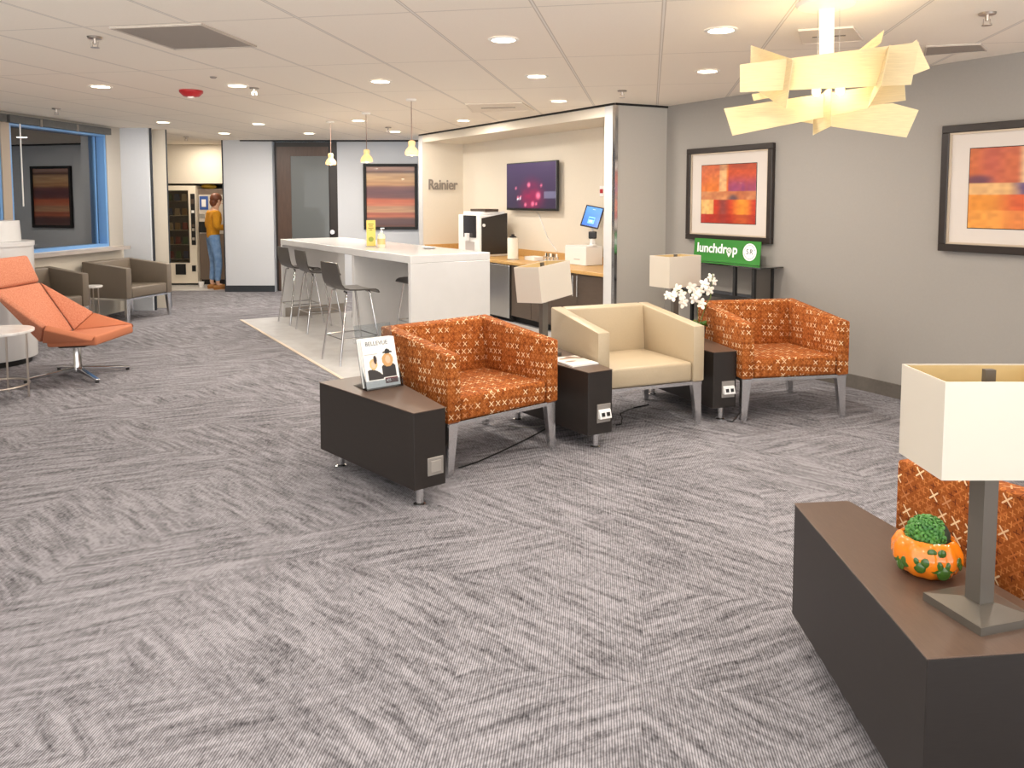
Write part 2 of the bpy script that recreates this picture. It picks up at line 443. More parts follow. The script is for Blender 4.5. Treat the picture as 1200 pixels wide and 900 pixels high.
M_petal = mat('orchid_petal', (246,238,226), .6)
M_stem = mat('orchid_stem', (96,112,52), .6)
M_yel = mat('yellow_pack', (236,204,104), .45)
M_vent = mat('vent_grey', (150,140,130), .6)
M_ventw = mat('diffuser_white', (226,214,198), .6)
M_slot = mat('slot_dark', (96,86,78), .8)
# ------------------------------------------------------------------ frames of the room
K0 = Vector((1.09, 8.2, 0)); W = Vector((-.54, .842, 0)).normalized(); N = Vector((W.y, -W.x, 0))   # kitchen nook opening
CR = Vector((1.70, 8.5, 0)); RW = Vector((.5075, -.8616, 0))                                        # right wall, towards the camera
RN = Vector((-RW.y, RW.x, 0))                                                                       # points out of the room (right-away)
def kp(s, n, z=0): return K0+W*s+N*n+Vector((0,0,z))
def rp(t, o=0, z=0): return CR+RW*t+RN*o+Vector((0,0,z))
WP = Vector((-5.93, 8.55, 0)); WD = Vector((.139, .990, 0)).normalized(); WO = Vector((-WD.y, WD.x, 0))  # window wall; WO points outside
def wp(u, o=0, z=0): return WP+WD*u+WO*o+Vector((0,0,z))
def slab(pts, z0, z1, name, m, **k): return struct(name, G().prism([(p[0], p[1]) for p in pts], z0, z1), m, **k)
# floor, tile inlay, ceiling
P1 = at(284, 375, 0); P2 = at(400, 442, 0); P3 = P2+(P2-P1).normalized()*1.1
slab([(-9,-1.5),(7,-1.5),(7,17.5),(-9,17.5)], -.12, 0, 'floor', M_carpet)
pk = kp(.0, -.0); 
slab([P1, P3, P3+N*2.0, kp(.16,.02), kp(4.6,.02), P1+N*2.25], 0, .004, 'floor.001', M_tile)
tj = G().prism([(p[0], p[1]) for p in (P1, P3, P3-N*.035, P1-N*.035)], 0, .007); struct('trim_1', tj, mat('floor_edge_strip', (206,190,170), .5))
slab([(-7.3,13.42),(-4.4,13.52),(-4.4,16.0),(-7.3,16.0)], 0, .004, 'floor.002', M_tile)
slab([(-9,-1.5),(7,-1.5),(7,17.5),(-9,17.5)], CZ, CZ+.1, 'ceiling', M_ceil)
# right wall
slab([rp(-.06), rp(-.06,.15), rp(9,.15), rp(9)], 0, CZ, 'wall_right', M_grey)
slab([rp(0), rp(0,-.014), rp(9,-.014), rp(9)], 0, .115, 'baseboard_right', M_base)
# wing wall between nook and right wall
K1 = kp(.165, 0)
slab([K0, CR, kp(.165, .80), K1], 0, CZ, 'wall_kitchen_right', M_beige)
a0 = K0+N*.0; a1 = (CR-K0).normalized()
slab([K0-a1*.0-W*.012-N*.004, K0+W*.03-N*.008, K0+W*.03, K0+a1*.03, K0+a1*.03-W*.012], .0, CZ-.02, 'trim_2', M_chrome2)
slab([K0+W*.03-N*.006, K1-N*.006, K1, K0+W*.03], 0, CZ-.02, 'wing_end_lit', M_gloss_wh)  # white stands for light on the wing wall's end face
slab([K0-W*.004, CR-W*.004, CR-W*.016, K0-W*.016], CZ-.022, CZ, 'trim_4', M_dark)
# kitchen nook
ND = .716; SL = 4.6
slab([kp(.1,ND), kp(SL+.1,ND), kp(SL+.1,ND+.12), kp(.1,ND+.12)], 0, CZ, 'wall_kitchen_back', M_cream)
slab([kp(SL,0), kp(SL+.12,0), kp(SL+.12,ND), kp(SL,ND)], 0, CZ, 'wall_kitchen_left', M_cream)
slab([kp(.165,0), kp(SL,0), kp(SL,ND), kp(.165,ND)], 2.49, CZ, 'wall_kitchen_header', M_cream)
slab([kp(0,-.012), kp(SL+.12,-.012), kp(SL+.12,-.002), kp(0,-.002)], CZ-.022, CZ, 'trim_5', M_dark)
slab([kp(SL+.0,-.012), kp(SL+.13,-.012), kp(SL+.13,0), kp(SL+.0,0)], 0, CZ-.022, 'trim_6', M_gloss_wh)
# back wall with tall dark door
YB = 13.4
dx0, dx1 = aty(323,250,YB).x, aty(396,250,YB).x
xp = aty(263,250,13.3).x
slab([(xp,13.3),(dx0-.01,13.3),(dx0-.01,13.5),(xp,13.5)], 0, CZ, 'wall_back', M_white)
slab([(xp-.012,13.285),(dx0-.01,13.285),(dx0-.01,13.3),(xp-.012,13.3)], 0, .11, 'baseboard_back', M_basedk)
slab([(xp-.02,13.29),(xp,13.29),(xp,13.5),(xp-.02,13.5)], 0, CZ, 'trim_7', M_basedk)
slab([(dx1,YB),(-.6,YB),(-.6,YB+.12),(dx1,YB+.12)], 0, CZ, 'wall_back.001', M_white)
slab([(dx0-.55,YB-.13),(-.9,YB-.13),(-.9,YB-.0),(dx0-.55,YB-.0)], CZ-.02, CZ, 'trim_8', M_dark)
dr = G().box(((dx0+dx1)/2, YB+.06, CZ/2-.01), (dx1-dx0, .08, CZ-.02))
door = struct('door_1', dr, mat_noise('door_dark_frame', (44,36,32), (38,31,28), 6, .4, bump=0))
gx0, gx1 = aty(326,250,YB).x, aty(386,250,YB).x
gz1 = aty(350,172,YB).z
px0 = aty(342,250,YB).x; pz1 = aty(350,183,YB).z
obj('door_leaf', G().hexa([(gx0,YB-.02,.02),(px0,YB-.02,.02),(px0,YB+.02,.02),(gx0,YB+.02,.02),(gx0,YB-.02,gz1),(px0,YB-.02,gz1),(px0,YB+.02,gz1),(gx0,YB+.02,gz1)]).box(((px0+gx1)/2,YB,(pz1+gz1)/2),(gx1-px0,.04,gz1-pz1)),
    mat_noise('door_walnut', (82,62,50), (72,53,43), 5, .4, stretch=(8,8,1), bump=0), door, world=True)
obj('door_pane', G().box(((px0+gx1)/2, YB, pz1/2), (gx1-px0, .02, pz1)), mat('frosted_dark_glass', (92,96,96), .35, coat=.4), door, world=True)
kq = aty(389.5, 272, YB-.06)
obj('door_handle', G().cone((kq.x,YB,kq.z),(kq.x,YB-.06,kq.z),.035,.04), M_chrome, door, smooth=True, world=True)
# passage to the vending alcove
YV = 14.3
slab([(-4.4,13.5),(-4.3,13.5),(-4.3,16.0),(-4.4,16.0)], 0, CZ, 'wall_vending_right', M_cream)
slab([(-7.4,12.4),(-7.3,12.4),(-7.3,16.0),(-7.4,16.0)], 0, CZ, 'wall_vending_left', M_cream)
slab([(-7.4,16.0),(-4.3,16.0),(-4.3,16.1),(-7.4,16.1)], 0, CZ, 'wall_vending_back', M_beige)
slab([(-7.3,YV+.02),(-4.4,YV+.02),(-4.4,YV+.14),(-7.3,YV+.14)], 1.90, CZ, 'wall_vending_header', M_cream)
slab([(-7.3,YV+.14),(-4.4,YV+.14),(-4.4,15.95),(-7.3,15.95)], 2.02, 2.08, 'ceiling.001', M_slot)
# window wall
WZ0, WZ1 = .95, 2.51; TH = .22
def wband(u0, u1, z0, z1, name, m=M_beige, o0=0, o1=TH): return slab([wp(u0,o0), wp(u1,o0), wp(u1,o1), wp(u0,o1)], z0, z1, name, m)
U1 = (.488, 2.198); U2 = (-1.9, .36); U3 = (-4.4, -2.04)
wband(-8.0, 2.52, 0, WZ0, 'wall_window', M_cream)
wband(-8.0, 2.52, WZ1, CZ, 'wall_window.001', M_beige)
wband(2.198, 2.52, WZ0, WZ1, 'wall_window.002', M_beige)
wband(.36, .488, WZ0, WZ1, 'trim_9', M_winmul)
wband(-2.04, -1.9, WZ0, WZ1, 'trim_10', M_winmul)
wband(-8.0, -4.4, WZ0, WZ1, 'wall_window.003', M_beige)
slab([wp(-5,-.02), wp(2.42,-.16), wp(2.42,0), wp(-5,0)], .90, .945, 'trim_11', mat_noise('sill_ledge', (176,166,158), (168,158,150), 6, .35, bump=0))
for i, (a, b) in enumerate((U1, U2, U3)):
    w = bpy.data.objects.new('window_%d' % (i+1), None); C.objects.link(w); w.location = wp((a+b)/2, TH/2, WZ0); w['kind'] = 'structure'
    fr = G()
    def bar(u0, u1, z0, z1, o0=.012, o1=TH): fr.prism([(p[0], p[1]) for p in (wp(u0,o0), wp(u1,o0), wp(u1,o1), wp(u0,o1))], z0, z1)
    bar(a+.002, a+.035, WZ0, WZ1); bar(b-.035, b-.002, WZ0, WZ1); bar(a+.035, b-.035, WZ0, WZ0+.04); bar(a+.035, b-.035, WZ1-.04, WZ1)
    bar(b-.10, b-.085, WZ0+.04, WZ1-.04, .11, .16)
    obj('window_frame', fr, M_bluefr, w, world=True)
    obj('window_pane', G().prism([(p[0], p[1]) for p in (wp(a+.035,.13), wp(b-.035,.13), wp(b-.035,.136), wp(a+.035,.136))], WZ0+.04, WZ1-.04), M_winglass, w, world=True)
    if i < 2:
        bl = thing('window_blind', wp((a+b)/2, -.03, WZ1), 0, ['raised grey blind cassette along the top of the big window beside the columns', 'raised grey blind cassette over the window cut off by the left edge'][i], 'blind', 'window blinds')
        obj('cassette', G().prism([(p[0], p[1]) for p in (wp(a-.05,-.06), wp(b+.03,-.06), wp(b+.03,.0), wp(a-.05,.0))], WZ1-.015, WZ1+.075), mat_noise('blind_grey', (92,92,90), (82,82,80), 20, .6), bl, world=True)
        for uu in (.25, .62):
            q = wp(a+(b-a)*uu, -.065, WZ1+.02); obj('bracket', G().box(q, (.03,.012,.09)), M_vent, bl, world=True)
        q = wp(a+.13, -.03, 0); obj('wand', G().cone((q.x,q.y,1.52),(q.x,q.y,WZ1-.01),.008), M_trimw, bl, world=True)
# facade across the way (outside)
slab([wp(-14,3.4), wp(9,3.4), wp(9,3.7), wp(-14,3.7)], -1, 3.0, 'wall_exterior', mat_noise('exterior_concrete', (140,150,146), (126,136,132), 2, .8))
slab([wp(-14,TH), wp(9,TH), wp(9,3.7), wp(-14,3.7)], -1.1, -1.0, 'ground_exterior', mat('exterior_paving', (110,110,108), .9))
# columns
cA0, cA1 = aty(148.5,250,11.02).x, aty(176,250,11.02).x
slab([(cA0-.3,11.02),(cA1,11.02),(cA1,11.08),(cA0-.3,11.28)], 0, CZ, 'wall_column', M_white)
slab([(cA1,11.06),(cA1+.03,11.06),(cA1+.03,11.08),(cA1,11.08)], 0, CZ, 'trim_12', M_basedk)
cB0, cB1 = aty(180,250,11.3).x, aty(196.5,250,11.3).x
slab([(cB0-.2,11.3),(cB1,11.3),(cB1-.02,11.36),(cB1-.2,11.75),(cB0-.2,11.75)], 0, CZ, 'wall_column.001', M_cream)
slab([(cB1,11.3),(cB1+.012,11.3),(cB1+.012,11.32),(cB1,11.32)], 0, CZ, 'trim_13', M_basedk)
slab([(cB1-.6,11.75),(cB1-.7,11.75),(-7.4,12.4),(-7.4,12.3)], 0, CZ, 'wall_column.002', M_cream)
# ------------------------------------------------------------------ ceiling fittings
DL = [((590,46),'recessed round downlight nearest the camera in the middle of the ceiling'),
 ((629,89),'recessed downlight second in the row that runs towards the television nook'),
 ((655,118),'recessed downlight closest to the top edge of the television nook'),
 ((446,95),'recessed downlight in front of the three small pendants'),
 ((543,141),'recessed downlight left of the square slotted ceiling diffuser'),
 ((278,100),'recessed downlight just right of the red ceiling alarm'),
 ((118,101),'recessed downlight left of the red ceiling alarm'),
 ((845,35),'nearer of two recessed downlights left of the angular chandelier'),
 ((829,83),'farther of two recessed downlights left of the angular chandelier'),
 ((191,143),'recessed downlight over the white columns by the window'),
 ((263,156),'small recessed downlight in front of the vending alcove'),
 ((303,145),'recessed downlight above the pale wall left of the dark door'),
 ((362,156),'recessed downlight directly in front of the tall dark door'),
 ((420,141),'recessed downlight just behind the middle pendant cord'),
 ((463,154),'recessed downlight above the striped painting')]
LCOL = (1.0, .92, .82)
def add_light(name, kind, loc, energy, col=LCOL, size=.12, parent=None, spread=PI):
    l = bpy.data.lights.new(name, kind); l.energy = energy; l.color = col
    if kind == 'AREA': l.shape = 'DISK'; l.size = size; l.spread = spread
    else: l.shadow_soft_size = size
    o = bpy.data.objects.new(name, l); C.objects.link(o)
    o.location = loc
    if parent is not None: o.parent = parent; o.location = Vector(loc)-parent.location
    return o
DLP = 8.2
proto = None
for (px, label) in DL:
    p = at(px[0], px[1], CZ)
    if proto is None:
        proto = thing('ceiling_downlight', p, 0, label, 'ceiling light', 'recessed ceiling downlights')
        obj('trim_ring', G().lathe([(.076,-.001),(.076,-.008),(.092,-.008),(.1,-.001)]), M_trimw, proto, smooth=True)
        obj('lens', G().lathe([(0,-.005),(.076,-.005),(.076,-.001),(0,-.001)]), M_lens, proto)
        o = proto
    else: o = dup(proto, p, 0, label)
    add_light('downlight_lamp', 'AREA', p-Vector((0,0,.012)), DLP, parent=o, size=.15)
for (x, y) in ((-.32,3.5),(-.57,2.0),(-.85,.4),(1.0,3.2),(.75,1.7),(2.55,3.6),(2.3,1.9),(-2.2,3.0),(-2.4,1.2),(-4.2,3.9),(-4.4,1.8),(4.0,2.6)):
    add_light('downlight_lamp', 'AREA', (x, y, CZ-.012), DLP, size=.15)
add_light('vending_fill', 'AREA', (-5.6, 13.75, CZ-.012), 14, (1,.88,.72), .3)  # added fill without a fitting, brightens the vending alcove
# sprinklers, alarm, vents
SP = [((111,46),'sprinkler head near the big grey return grille'),((298,106),'small sprinkler head right of the red alarm and its downlight'),((66,130),'sprinkler head close to the top of the big window'),
      ((218,163),'sprinkler head in front of the vending alcove'),((729,109),'sprinkler head just in front of the nook corner post'),((1157,18),'sprinkler head right of the angular chandelier'),((455,152),'sprinkler head above the striped painting')]
sp = None
for px, label in SP:
    p = at(px[0], px[1]-3, CZ)
    if sp is None:
        sp = thing('sprinkler_head', p, 0, label, 'sprinkler', 'ceiling sprinklers')
        obj('escutcheon', G().lathe([(0,-.001),(.045,-.001),(.04,-.012),(.014,-.014),(0,-.014)]), M_brass, sp, smooth=True)
        obj('nozzle', G().cone((0,0,-.012),(0,0,-.045),.011,.009).box((.018,0,-.05),(.004,.006,.035)).box((-.018,0,-.05),(.004,.006,.035)), M_brass, sp)
        obj('deflector', G().lathe([(0,-.066),(.026,-.066),(.026,-.069),(0,-.069)],seg=16), M_brass, sp)
    else: dup(sp, p, 0, label)
p = at(224, 106, CZ)
al = thing('fire_alarm', p, 0, 'round red fire alarm on the ceiling between two downlights', 'alarm')
obj('alarm_base', G().lathe([(0,-.001),(.105,-.001),(.105,-.02),(.07,-.055),(0,-.062)]), M_red, al, smooth=True)
obj('strobe_lens', G().box((0,-.01,-.063),(.05,.03,.018),bevel=.004), M_trimw, al)
p = at(250, 90, CZ)
tag(obj('ceiling_sensor', G().lathe([(0,-.001),(.03,-.001),(.02,-.012),(0,-.014)],seg=16).xf(T(*p)), M_vent), 'tiny round sensor on the ceiling above the red alarm', 'sensor')
def vent(name, quad, label, m, slots=0, frame=True):
    pts = [at(x, y, CZ) for x, y in quad]; c = sum(pts, Vector())/4
    v = thing(name, c, 0, label, 'air vent', 'ceiling air vents')
    q = [Vector((a.x, a.y, CZ-.0075)) for a in pts]
    obj('face_plate', G().plate(q, .006), m, v, world=True)
    e = G()
    for i in range(4):
        a, b = q[i], q[(i+1)%4]; e.plate([a, b, b+(c-b)*.05, a+(c-a)*.05], .012)
    obj('rim', e, M_ventw if m is M_ventw else mat('vent_rim', (196,184,170), .6), v, world=True)
    for k in range(slots):
        f = (k+1)/(slots+1); a = q[0].lerp(q[3], f); b = q[1].lerp(q[2], f)
        obj('slot', G().plate([a.lerp(b,.22)+Vector((0,0,-.005)), a.lerp(b,.78)+Vector((0,0,-.005)), (a.lerp(b,.78)).lerp(q[2] if f<.5 else q[1],.03)+Vector((0,0,-.005)), (a.lerp(b,.22)).lerp(q[3] if f<.5 else q[0],.03)+Vector((0,0,-.005))], .006), M_slot, v, world=True)
    return v
perf = mat('return_grille', (150,140,130), .7); t = NT(perf)
vz = t.n('ShaderNodeTexChecker'); t.l(t.coord(), vz.inputs[0]); vz.inputs['Scale'].default_value = 140
t.base(t.mix(vz.outputs['Fac'], lin((168,158,147)), lin((138,129,120))))
vent('return_grille', [(128,31),(236,26.5),(301,53),(205,56.5)], 'square grey perforated return grille at the upper left of the ceiling', perf)
vent('supply_diffuser', [(545,121),(612,119.5),(626,128.5),(553,130.5)], 'square white diffuser with a dark slot in front of the nook', M_ventw, 1)
vent('supply_diffuser', [(935,34),(1000,30),(1012,46),(940,50)], 'slotted white diffuser behind the chandelier stem', M_ventw, 1)
vent('return_grille', [(1085,53),(1150,50),(1157,58),(1083,63.5)], 'grey grille strip right of the chandelier near the right wall', perf)
# pendants over the island
for px, zb, label in (((387,142),(387,193),'farthest small bell pendant, hanging in front of the dark door'), ((429,132),(429,190),'middle of the three small bell pendants over the island'), ((482,116),(482,182),'nearest small bell pendant, hanging right of the striped painting')):
    p = at(px[0], px[1], CZ); b = aty(zb[0], zb[1], p.y)
    q = thing('pendant_lamp', (p.x, p.y, CZ), 0, label, 'pendant lamp', 'bell pendants over the island')
    z = b.z-CZ; s = 1.0
    obj('canopy', G().lathe([(0,-.001),(.055,-.001),(.05,-.02),(0,-.022)]), M_trimw, q, smooth=True)
    obj('cord', G().cone((0,0,-.02),(0,0,z+.15),.004), mat('pendant_cord', (150,120,104), .6), q)
    obj('shade', G().lathe([(.0,.15),(.02,.15),(.034,.14),(.036,.115),(.03,.10),(.032,.085),(.055,.06),(.068,.03),(.07,.012),(.062,.0),(.058,.004),(.06,.02),(.05,.05),(.03,.075)]).xf(T(0,0,z)), mat_paper_shade('pendant_glass', (250,232,196), .5), q, smooth=True)
    obj('bulb', G().ell((0,0,z+.03),(.03,.03,.035)), M_bulb, q, smooth=True)
    add_light('pendant_bulb_lamp', 'POINT', (p.x, p.y, b.z-.01), 1.8, (1,.82,.6), .03, parent=q)
# angular chandelier
cc = at(968, 3, CZ)
ch = thing('chandelier', (cc.x, cc.y, CZ), 0, 'large chandelier of crossing cream veneer panels hanging at the right', 'chandelier')
view = Vector((cc.x, cc.y, 0)).normalized()
def zz(a): return (830+.3088*a[0], .3088*a[1])
def panel(quad, depth, yaw, th=.004):
    """veneer panel on an upright plane; depth from the camera along the view, yaw 0 = square to the view"""
    hd = Matrix.Rotation(yaw, 3, 'Z') @ view
    P = view*depth
    g = G(); g.plate([onplane(*zz(q), P, hd) for q in quad], th)
    return obj('panel', g, M_pend, ch, world=True)
D0 = Vector((cc.x, cc.y)).length
def panel2(quad, deps, th=.004):
    """veneer panel seen obliquely: near edge and far edge at their own distances"""
    pts = []
    for q, d in zip(quad, deps):
        r = ray(*zz(q)); hv = r[0]*view.x+r[1]*view.y; t_ = d/hv; pts.append(Vector((r[0]*t_, r[1]*t_, H+r[2]*t_)))
    g = G(); g.plate(pts, th); return obj('panel', g, M_pend, ch, world=True)
panel([(120,245),(800,160),(770,322),(120,350)], D0-.16, .12)
panel([(60,412),(640,325),(612,410),(92,515)], D0-.02, -.08)
panel([(340,415),(700,392),(798,418),(752,522),(345,462)], D0+.14, .25)
panel([(600,318),(745,318),(749,381),(610,402)], D0+.1, -.3)
panel([(790,150),(841,260),(776,285),(740,190)], D0+.02, .3)
panel2([(163,172),(322,226),(296,412),(160,330)], (D0+.2, D0-.24, D0-.24, D0+.2))
panel2([(668,113),(656,162),(545,246),(560,200)], (D0+.1, D0+.12, D0+.2, D0+.2))
panel2([(690,168),(657,325),(606,412),(652,230)], (D0-.24, D0-.22, D0-.1, D0+.1))
panel2([(468,325),(467,478),(398,513),(400,385)], (D0-.12, D0-.1, D0+.1, D0+.12))
panel([(165,358),(300,335),(290,362),(172,382)], D0+.12, .1)
sq = [onplane(*zz(q), view*(D0), view) for q in ((421,20),(479,20),(476,215),(421,215))]
obj('stem', G().plate(sq, .012), M_trimw, ch, world=True)
obj('canopy', G().lathe([(0,-.001),(.15,-.001),(.14,-.02),(.1,-.032),(0,-.034)]), M_trimw, ch, smooth=True)
for a in (415, 498):
    q0 = onplane(*zz((a,40)), view*(D0+.02), view); q1 = onplane(*zz((a,230)), view*(D0+.02), view)
    obj('suspension_wire', G().cone((q0.x,q0.y,CZ-.01), q1, .0015, seg=6), M_chrome, ch, world=True)
for a in ((410,345),(500,340)):
    q = onplane(*zz(a), view*(D0-.085), view)
    obj('bulb', G().ell(q, (.022,.022,.03)), M_bulb, ch, smooth=True, world=True)
    add_light('chandelier_lamp', 'POINT', q+Vector((0,0,-.0)), 2.0, (1,.78,.46), .035, parent=ch)
q = onplane(*zz((450,265)), view*(D0+.06), view)
add_light('chandelier_lamp', 'POINT', q, 2.4, (1,.78,.46), .05, parent=ch)
# ------------------------------------------------------------------ framed prints
def art_a(a, b):
    b = b
    c = mixc((216,92,40), (232,140,60), vnoise(a*4, b*5, 1))
    if b > .55:
        k = smoothstep(.32, .36, a)*(1-smoothstep(.46,.5,a)); c = mixc(c, (236,196,140), k*.85)
        if a > .5: c = mixc((206,84,44), (150,70,120), smoothstep(.9,.6,b)*(.6+.4*vnoise(a*18,b*2,3)))
        if b > .9: c = mixc(c, (120,60,50), .5*vnoise(a*6,b*9,5))
        if a < .35: c = mixc(c, (206,110,80), smoothstep(.55,.9,b)*.6)
    elif b > .40:
        c = mixc((222,160,104), (190,110,70), vnoise(a*9,b*14,2)); d = math.hypot(a-.6,(b-.42)*1.2); c = mixc((110,84,88), c, smoothstep(.02,.13,d))
    else:
        c = mixc((196,60,36), (236,150,50), smoothstep(.5,.75,a)*smoothstep(1.0,.8,a))
        if a < .25 and b > .16: c = mixc((232,176,96), (240,198,130), vnoise(a*30,b*2,6))
        c = mixc(c, (130,70,70), .75*smoothstep(.14,.0,abs(a-.42)))
        if b < .16: c = mixc(c, (168,44,34), .6)
    c = mixc(c, (c[0]*.78, c[1]*.7, c[2]*.75), .6*vnoise(a*22, b*26, 9)); return c
def art_b(a, b):
    c = mixc((206,112,58), (190,92,74), vnoise(a*5, b*5, 11))
    if b > .56:
        c = mixc(c, (228,206,160), smoothstep(.42,.5,a)*smoothstep(.72,.62,a)*.9)
        c = mixc(c, (96,60,88), .8*smoothstep(.2,.05,math.hypot(a-.08,(b-.6)*2)))
    elif b > .42:
        c = mixc((226,180,120), (80,62,120), smoothstep(.35,.5,a)*(.4+.6*vnoise(a*10,b*20,4)))
    else:
        c = mixc((232,150,56), (214,96,50), smoothstep(.2,.45,a)); c = mixc(c, (206,36,54), smoothstep(.5,.58,a)*.9)
        if b < .22: c = mixc(c, (236,164,80), .6*(a < .52))
    c = mixc(c, (c[0]*.78, c[1]*.72, c[2]*.75), .6*vnoise(a*20, b*24, 19)); return c
def framed(name, o, u, v, nrm, fw, mw, fn, label, m=M_frame, depth=.05, aw=None):
    """o bottom-left corner on the wall, u/v full edge vectors, nrm into the room"""
    o = Vector(o); u = Vector(u); v = Vector(v); nrm = Vector(nrm).normalized(); U = u.normalized(); V = v.normalized()
    r = thing(name, o+u/2+nrm*.002, 0, label, 'picture')
    L, Hh = u.length, v.length
    def bx(a0, a1, b0, b1, d0, d1):
        q = [o+U*a+V*b for a, b in ((a0,b0),(a1,b0),(a1,b1),(a0,b1))]
        return [p+nrm*d0 for p in q]+[p+nrm*d1 for p in q]
    g = G()
    for A in ((0,L,0,fw),(0,L,Hh-fw,Hh),(0,fw,fw,Hh-fw),(L-fw,L,fw,Hh-fw)): g.hexa(bx(*A, .003, depth), bevel=.004, seg=1)
    obj('frame', g, m, r, world=True)
    if mw > 0:
        obj('mat_board', G().hexa(bx(fw,L-fw,fw,Hh-fw,.006,.022)), M_matb, r, world=True)
        obj('liner', G().hexa(bx(fw,L-fw,fw,fw+.014,.02,.036)).hexa(bx(fw,L-fw,Hh-fw-.014,Hh-fw,.02,.036)).hexa(bx(fw,fw+.014,fw+.014,Hh-fw-.014,.02,.036)).hexa(bx(L-fw-.014,L-fw,fw+.014,Hh-fw-.014,.02,.036)), mat('frame_liner', (196,180,160), .4, .3), r, world=True)
    ml = mw if aw is None else aw
    c = o+U*(fw+ml)+V*(fw+mw)+nrm*.024
    obj('print_edge', G().hexa(bx(fw+ml-.006, L-fw-ml+.006, fw+mw-.006, Hh-fw-mw+.006, .021, .0235)), M_dark, r, world=True)
    canvas('artwork', M_art, r, c, U*(L-2*fw-2*ml), V*(Hh-2*fw-2*mw), 56, 56, fn)
    return r
t0, t1 = .365, 1.50
framed('framed_print', rp(t0,-.001,1.185), RW*(t1-t0), Vector((0,0,.945)), -RN, .055, .125, art_a, 'framed orange abstract print above the green sign, farther of the two', aw=.15)
t0 = 3.09
framed('framed_print', rp(t0,-.001,1.215), RW*1.17, Vector((0,0,.935)), -RN, .055, .125, art_b, 'framed orange abstract print at the right edge above the foreground lamp', aw=.15)
def art_s(a, b):
    st = [(0.0,(120,84,76)),(.05,(92,60,60)),(.12,(98,62,58)),(.18,(196,108,70)),(.22,(170,84,62)),(.25,(196,150,110)),(.33,(186,140,104)),(.36,(206,120,84)),(.44,(204,104,66)),(.50,(110,62,62)),(.58,(104,60,66)),(.65,(120,72,68)),(.70,(196,146,98)),(.80,(206,166,118)),(.88,(196,160,120)),(.91,(96,66,58)),(.95,(168,132,118)),(1.0,(176,140,124))]
    for (p0, c0), (p1, c1) in zip(st, st[1:]):
        if p0 <= b <= p1: c = mixc(c0, c1, smoothstep(p0, p1, b)); break
    k = vnoise(a*3, b*60, 2); return mixc(c, (c[0]*.8, c[1]*.75, c[2]*.75), k*.7)
pl = aty(427, 269, YB); pr_ = aty(490, 269, YB); ptop = aty(458, 192, YB).z
framed('striped_painting', (pl.x, YB-.001, pl.z), (pr_.x-pl.x, 0, 0), (0, 0, ptop-pl.z), (0,-1,0), .05, 0, art_s, 'black framed painting of brown and rust horizontal stripes on the back wall', M_blackm, .05)
# ------------------------------------------------------------------ armchairs
CW, CD, HB, HA, HBOT, TA, HS = .849, .775, .787, .712, .315, .093, .459
def make_armchair(loc, rz, label, mats_, depth=CD):
    r = thing('armchair', loc, rz, label, 'armchair', 'square club armchairs')
    w, y0, y1 = CW/2, -depth/2, depth/2
    zi = lambda y: HA+(HB-HA)*(y-y0)/(y1-y0)
    for sgn in (-1, 1):
        xo, xi = sgn*w, sgn*(w-TA); a, b = min(xo, xi), max(xo, xi)
        obj('armrest', G().hexa([(a,y0,HBOT),(b,y0,HBOT),(b,y1,HBOT),(a,y1,HBOT),(a,y0,HA),(b,y0,HA),(b,y1,HB),(a,y1,HB)], .012, 2), mats_, r, smooth=True)
    yb = y1-.10
    obj('backrest', G().hexa([(-w+TA-.002,yb-.035,HBOT),(w-TA+.002,yb-.035,HBOT),(w-TA+.002,y1,HBOT),(-w+TA-.002,y1,HBOT),(-w+TA-.002,yb+.01,zi(yb)),(w-TA+.002,yb+.01,zi(yb)),(w-TA+.002,y1,HB),(-w+TA-.002,y1,HB)], .012, 2), mats_, r, smooth=True)
    x = w-TA-.003
    obj('seat_cushion', G().hexa([(-x,y0+.004,HBOT+.002),(x,y0+.004,HBOT+.002),(x,yb-.02,HBOT+.002),(-x,yb-.02,HBOT+.002),(-x,y0+.004,HS),(x,y0+.004,HS),(x,yb-.02,HS-.02),(-x,yb-.02,HS-.02)], .022, 3), mats_, r, smooth=True)
    fr = G()
    fr.box((0,y0+.03,HBOT-.012),(CW-.02,.03,.024)); fr.box((0,y1-.03,HBOT-.012),(CW-.02,.03,.024))
    for sgn in (-1, 1): fr.box((sgn*(w-.03),0,HBOT-.012),(.03,depth-.06,.024))
    obj('base_frame', fr, M_chrome, r)
    for sx_ in (-1, 1):
        for sy in (-1, 1):
            xa, ya = sx_*(w-.012), sy*(-y0-.012)
            top = [(xa, ya), (xa-sx_*.075, ya), (xa-sx_*.075, ya-sy*.05), (xa, ya-sy*.05)]
            bot = [(xa+sx_*.004, ya), (xa-sx_*.036, ya), (xa-sx_*.036, ya-sy*.04), (xa+sx_*.004, ya-sy*.04)]
            if sx_*sy < 0: top.reverse(); bot.reverse()
            top.reverse(); bot.reverse()
            g = G().hexa([(p[0],p[1],0) for p in bot]+[(p[0],p[1],HBOT-.001) for p in top], .004, 1)
            bmesh.ops.recalc_face_normals(g.bm, faces=g.bm.faces[:])
            obj('leg', g, M_chrome, r)
    return r
make_armchair((-.277,4.878,0), .675, 'orange cross-patterned armchair in the middle, beside the magazine rack', M_cross)
make_armchair((.83,5.59,0), .371, 'cream leather armchair between the two orange patterned armchairs', M_leather)
make_armchair((1.991,5.88,0), .188, 'orange cross-patterned armchair in front of the green sign and console', M_cross)
make_armchair((1.842,2.338,0), math.radians(197.5), 'orange cross-patterned armchair behind the foreground table lamp, cut by the right edge', M_cross)
make_armchair((-5.20,10.36,0), 1.306, 'taupe leather armchair standing beside the columns, farther of the window pair', M_taupe, .70)
make_armchair((-5.53,8.93,0), 1.28, 'taupe leather armchair half hidden behind the orange swivel chair', M_taupe, .60)
